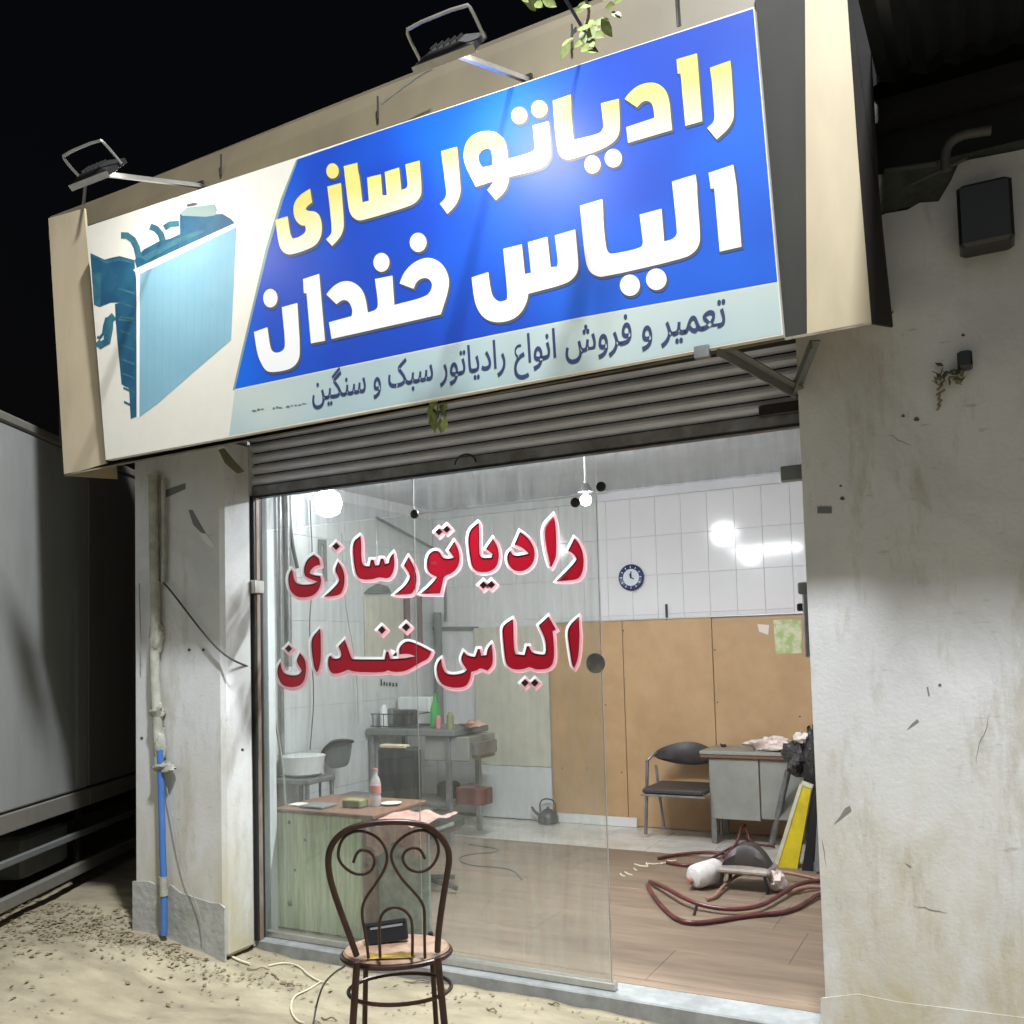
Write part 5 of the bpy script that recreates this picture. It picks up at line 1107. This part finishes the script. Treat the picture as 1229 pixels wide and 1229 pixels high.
pw = [c4 @ Vector((-.16, -.05, zr-.01)), c4 @ Vector((-.175, -.06, zs-.03))]+[atz(x, y, z) for x, y, z in [(404, 1165, .33), (388, 1180, .18), (380, 1205, .06)]]+[atz(376, 1229, .012), atz(370, 1260, .012), atz(350, 1300, .012)]
tube('power_cable', smooth_path(pw), .004, M['cable'], None, label='thin dark power cable falling from the chair seat to the ground', cat='cable')

# ------------------------------------------------------------------ debris on the ground: twigs, rope, leaf litter, weeds
def gpt(px, py, h=.008):
    p = atz(px, py, 0); 
    for _ in range(4): p = atz(px, py, gz(p.x, p.y)+h)
    return p
tube('dry_rope', smooth_path([gpt(x, y) for x, y in [(240, 1113), (250, 1110), (258, 1115), (262, 1128), (270, 1143), (285, 1152), (300, 1157)]]), .006, M['rope'], None, label='pale rope curl lying at the foot of the left pillar', cat='rope')
tube('dry_rope', smooth_path([gpt(x, y) for x, y in [(322, 1159), (340, 1155), (358, 1158), (372, 1172), (385, 1178), (395, 1180)]]), .004, M['rope'], None, label='thin pale cord on the ground left of the chair', cat='cord')
tube('dry_rope', smooth_path([gpt(x, y) for x, y in [(385, 1178), (370, 1188), (352, 1195), (348, 1212), (356, 1225), (365, 1228)]]), .004, M['rope'], None, label='looping pale cord near the bottom edge left of the chair', cat='cord')
tw = random.Random(21)
TWL = ['dark twig at the left end of the sill, nearest the rope curl', 'bent twig on the dirt just below the thin pale cord', 'small twig between the pale cord and the power cable', 'long dry twig behind the cafe chair legs, close to the sill', 'second twig behind the cafe chair legs, in front of the long one', 'short twig under the cafe chair seat', 'twig at the foot of the left pillar by the blue pipe', 'twig a step in front of the blue pipe', 'tiny twig beside the rope curl', 'short twig in front of the free edge of the glass', 'twig beside the power cable at the bottom edge', 'twig by the outer corner of the left pillar', 'long twig on the open dirt in front of the left pillar', 'small twig right of the cafe chair near the bottom edge']
for px, py, L_, an in [(310, 1163, .12, .2), (330, 1172, .10, -.5), (345, 1182, .08, .1), (490, 1170, .16, .0), (500, 1178, .12, .4), (1009//2, 1205, .05, .3), (205, 1135, .10, .6), (215, 1150, .12, -.2), (262, 1140, .08, .2), (665, 1205, .05, .1), (395, 1223, .08, .0), (150, 1120, .10, .3), (185, 1175, .12, .2), (590, 1212, .06, -.3)]:
    c = gpt(px, py, .006); d = Vector((math.cos(an), math.sin(an), 0))*L_/2; s = Vector((-d.y, d.x, 0))*.4*tw.uniform(-1, 1)
    tube('fallen_twig', smooth_path([c-d, c-d*.2+s, c+d*.3-s*.3+Vector((0, 0, .01)), c+d], 1), .0035, M['twig'], None, n=5, label=TWL.pop(0), cat='twig', group='fallen twigs on the dirt')
lit = MB(); lg = random.Random(31)
def scatter(n, fx, fy, s0, s1):
    for _ in range(n):
        x, y = fx(), fy(); z = gz(x, y)+.004
        if x > -.63 and x < .06 and y > -.33: continue
        if y > -.085: continue
        a_ = lg.uniform(0, 2*PI); s = lg.uniform(s0, s1); w = s*lg.uniform(.3, .6); d = Vector((math.cos(a_), math.sin(a_), lg.uniform(-.1, .35)))*s; e_ = Vector((-math.sin(a_), math.cos(a_), lg.uniform(-.3, .3)))*w; c = Vector((x, y, z+.2*s))
        lit.add([c-d, c-d*.2+e_+Vector((0, 0, .25*s)), c+d, c-d*.1-e_], [(0, 1, 2, 3)])
scatter(1500, lambda: lg.gauss(-1.15, .55), lambda: lg.gauss(-.30, .32), .003, .022)
scatter(700, lambda: lg.gauss(-.4, .6), lambda: -.36-abs(lg.gauss(0, .10)), .003, .016)
scatter(160, lambda: lg.uniform(-3.2, 3.4), lambda: lg.uniform(-2.6, -.1), .004, .014)
scatter(160, lambda: lg.uniform(-.6, 2.9), lambda: -.12-abs(lg.gauss(0, .06)), .004, .013)
lit.build('leaf_litter', M['litter'], None, kind='stuff', label='dry leaves and crumbs scattered over the dirt, thickest by the left pillar', cat='leaf litter')
peb = MB()
for _ in range(750):
    x, y = lg.uniform(-3.0, 3.4), lg.uniform(-2.6, -.10); s = lg.uniform(.002, .007)*(1.6 if lg.random() < .06 else 1); c = Vector((x, y, gz(x, y)+s*.3))
    if -.63 < x < .06 and y > -.33: continue
    o_ = [Vector((lg.uniform(.7, 1.3)*s, 0, 0)), Vector((0, lg.uniform(.7, 1.3)*s, 0)), Vector((0, 0, lg.uniform(.5, .9)*s))]
    peb.add([c+o_[0], c+o_[1], c-o_[0], c-o_[1], c+o_[2]], [(0, 1, 4), (1, 2, 4), (2, 3, 4), (3, 0, 4)])
peb.build('gravel', mat('pebble', (.36, .32, .23), .9, col2=(.25, .22, .16), scale=30), None, kind='stuff', label='small pebbles and grit over the yard dirt', cat='gravel')
wd = MB()
for k in range(60):
    b = gpt(243+lg.gauss(0, 7), 1122+lg.gauss(0, 3), 0); d = Vector((lg.uniform(-.5, .5), lg.uniform(-.6, .1), 1))*lg.uniform(.02, .07); s = Vector((.004, 0, 0)); wd.add([b-s, b+s, b+d], [(0, 1, 2)])
wd.build('ground_weed', M['leaf'], None, label='small grassy weed at the foot of the left pillar', cat='weed')

# ------------------------------------------------------------------ delivery truck parked in the alley on the left
A0 = Vector((-1.46, -.15, 0)); TD = Vector((-.443, .896, 0)).normalized(); TN = Vector((-TD.y, TD.x, 0)); TN = -TN if TN.x > 0 else TN   # TN points away from the viewer (into the truck)
def TM(): return Matrix(((TD.x, TN.x, 0, A0.x), (TD.y, TN.y, 0, A0.y), (0, 0, 1, 0), (0, 0, 0, 1)))
T4 = TM()
tr = empty('parked_truck', A0+TN*1.0, 'grey box truck parked in the dark alley left of the pillar', 'truck')
def tbox(name, a, b, m, r=.01, parent=tr): return MB().bbox(a, b, r, T4).build(name, m, parent)
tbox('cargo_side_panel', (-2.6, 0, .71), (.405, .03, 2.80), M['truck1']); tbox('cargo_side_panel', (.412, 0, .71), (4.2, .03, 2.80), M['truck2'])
tbox('cargo_box', (-2.59, .035, .66), (4.19, 2.1, 2.79), M['truck2'])
tbox('roof_rail', (-2.6, -.01, 2.803), (4.2, .04, 2.86), M['truckrail'])
tbox('cargo_skirt', (-2.6, -.012, .60), (.405, .028, .70), M['truckrail'], .004); tbox('cargo_skirt', (.412, -.012, .60), (4.2, .028, .70), M['truckrail'], .004)
tbox('chassis_rail', (-2.5, .35, .42), (5.6, .45, .595), M['chassis']); tbox('chassis_rail', (-2.5, 1.65, .42), (5.6, 1.75, .595), M['chassis'])
tbox('side_guard', (-2.0, .04, .40), (2.4, .08, .44), M['dim_pipe'], .006); tbox('side_guard', (-2.0, .04, .17), (2.4, .08, .24), M['truckrail'], .006)
for s_ in (-1.8, -.7, .45, 1.5, 2.3): tbox('guard_post', (s_, .085, .16), (s_+.05, .12, .60), M['chassis'], .004)
tbox('tool_box', (-.1, .13, .26), (.42, .5, .50), M['dim_pipe'], .02)
tbox('mudguard', (2.5, .05, .20), (2.53, .40, .60), M['chassis'], .004)
for s_ in (3.1, -1.3+.0):
    for n_ in (.12, 1.75):
        c = T4 @ Vector((s_, n_, .40)); mw = Matrix(((TD.x, 0, TN.x, 0), (TD.y, 0, TN.y, 0), (0, 1, 0, 0), (0, 0, 0, 1)))
        w_ = MB().lathe([(.22, 0), (.36, .0), (.395, .03), (.395, .20), (.36, .23), (.22, .23)], c, 30, mw).build('wheel', M['tyre'], tr)
        MB().lathe([(.05, -.03), (.09, -.02), (.12, .03), (.20, .01), (.218, -.004), (.218, .06)], c, 24, mw).build('rim', M['dim_pipe'], w_)
tbox('cab', (4.35, .02, .55), (6.0, 2.08, 2.35), M['truck1'], .08); tbox('cab_window', (4.8, .004, 1.5), (5.7, .016, 2.15), M['black'], .004)
MB().bbox((-3.5, -.10, -.02), (6.5, .02, .045), .01, T4).build('alley_kerb', M['cement'], kind='structure')
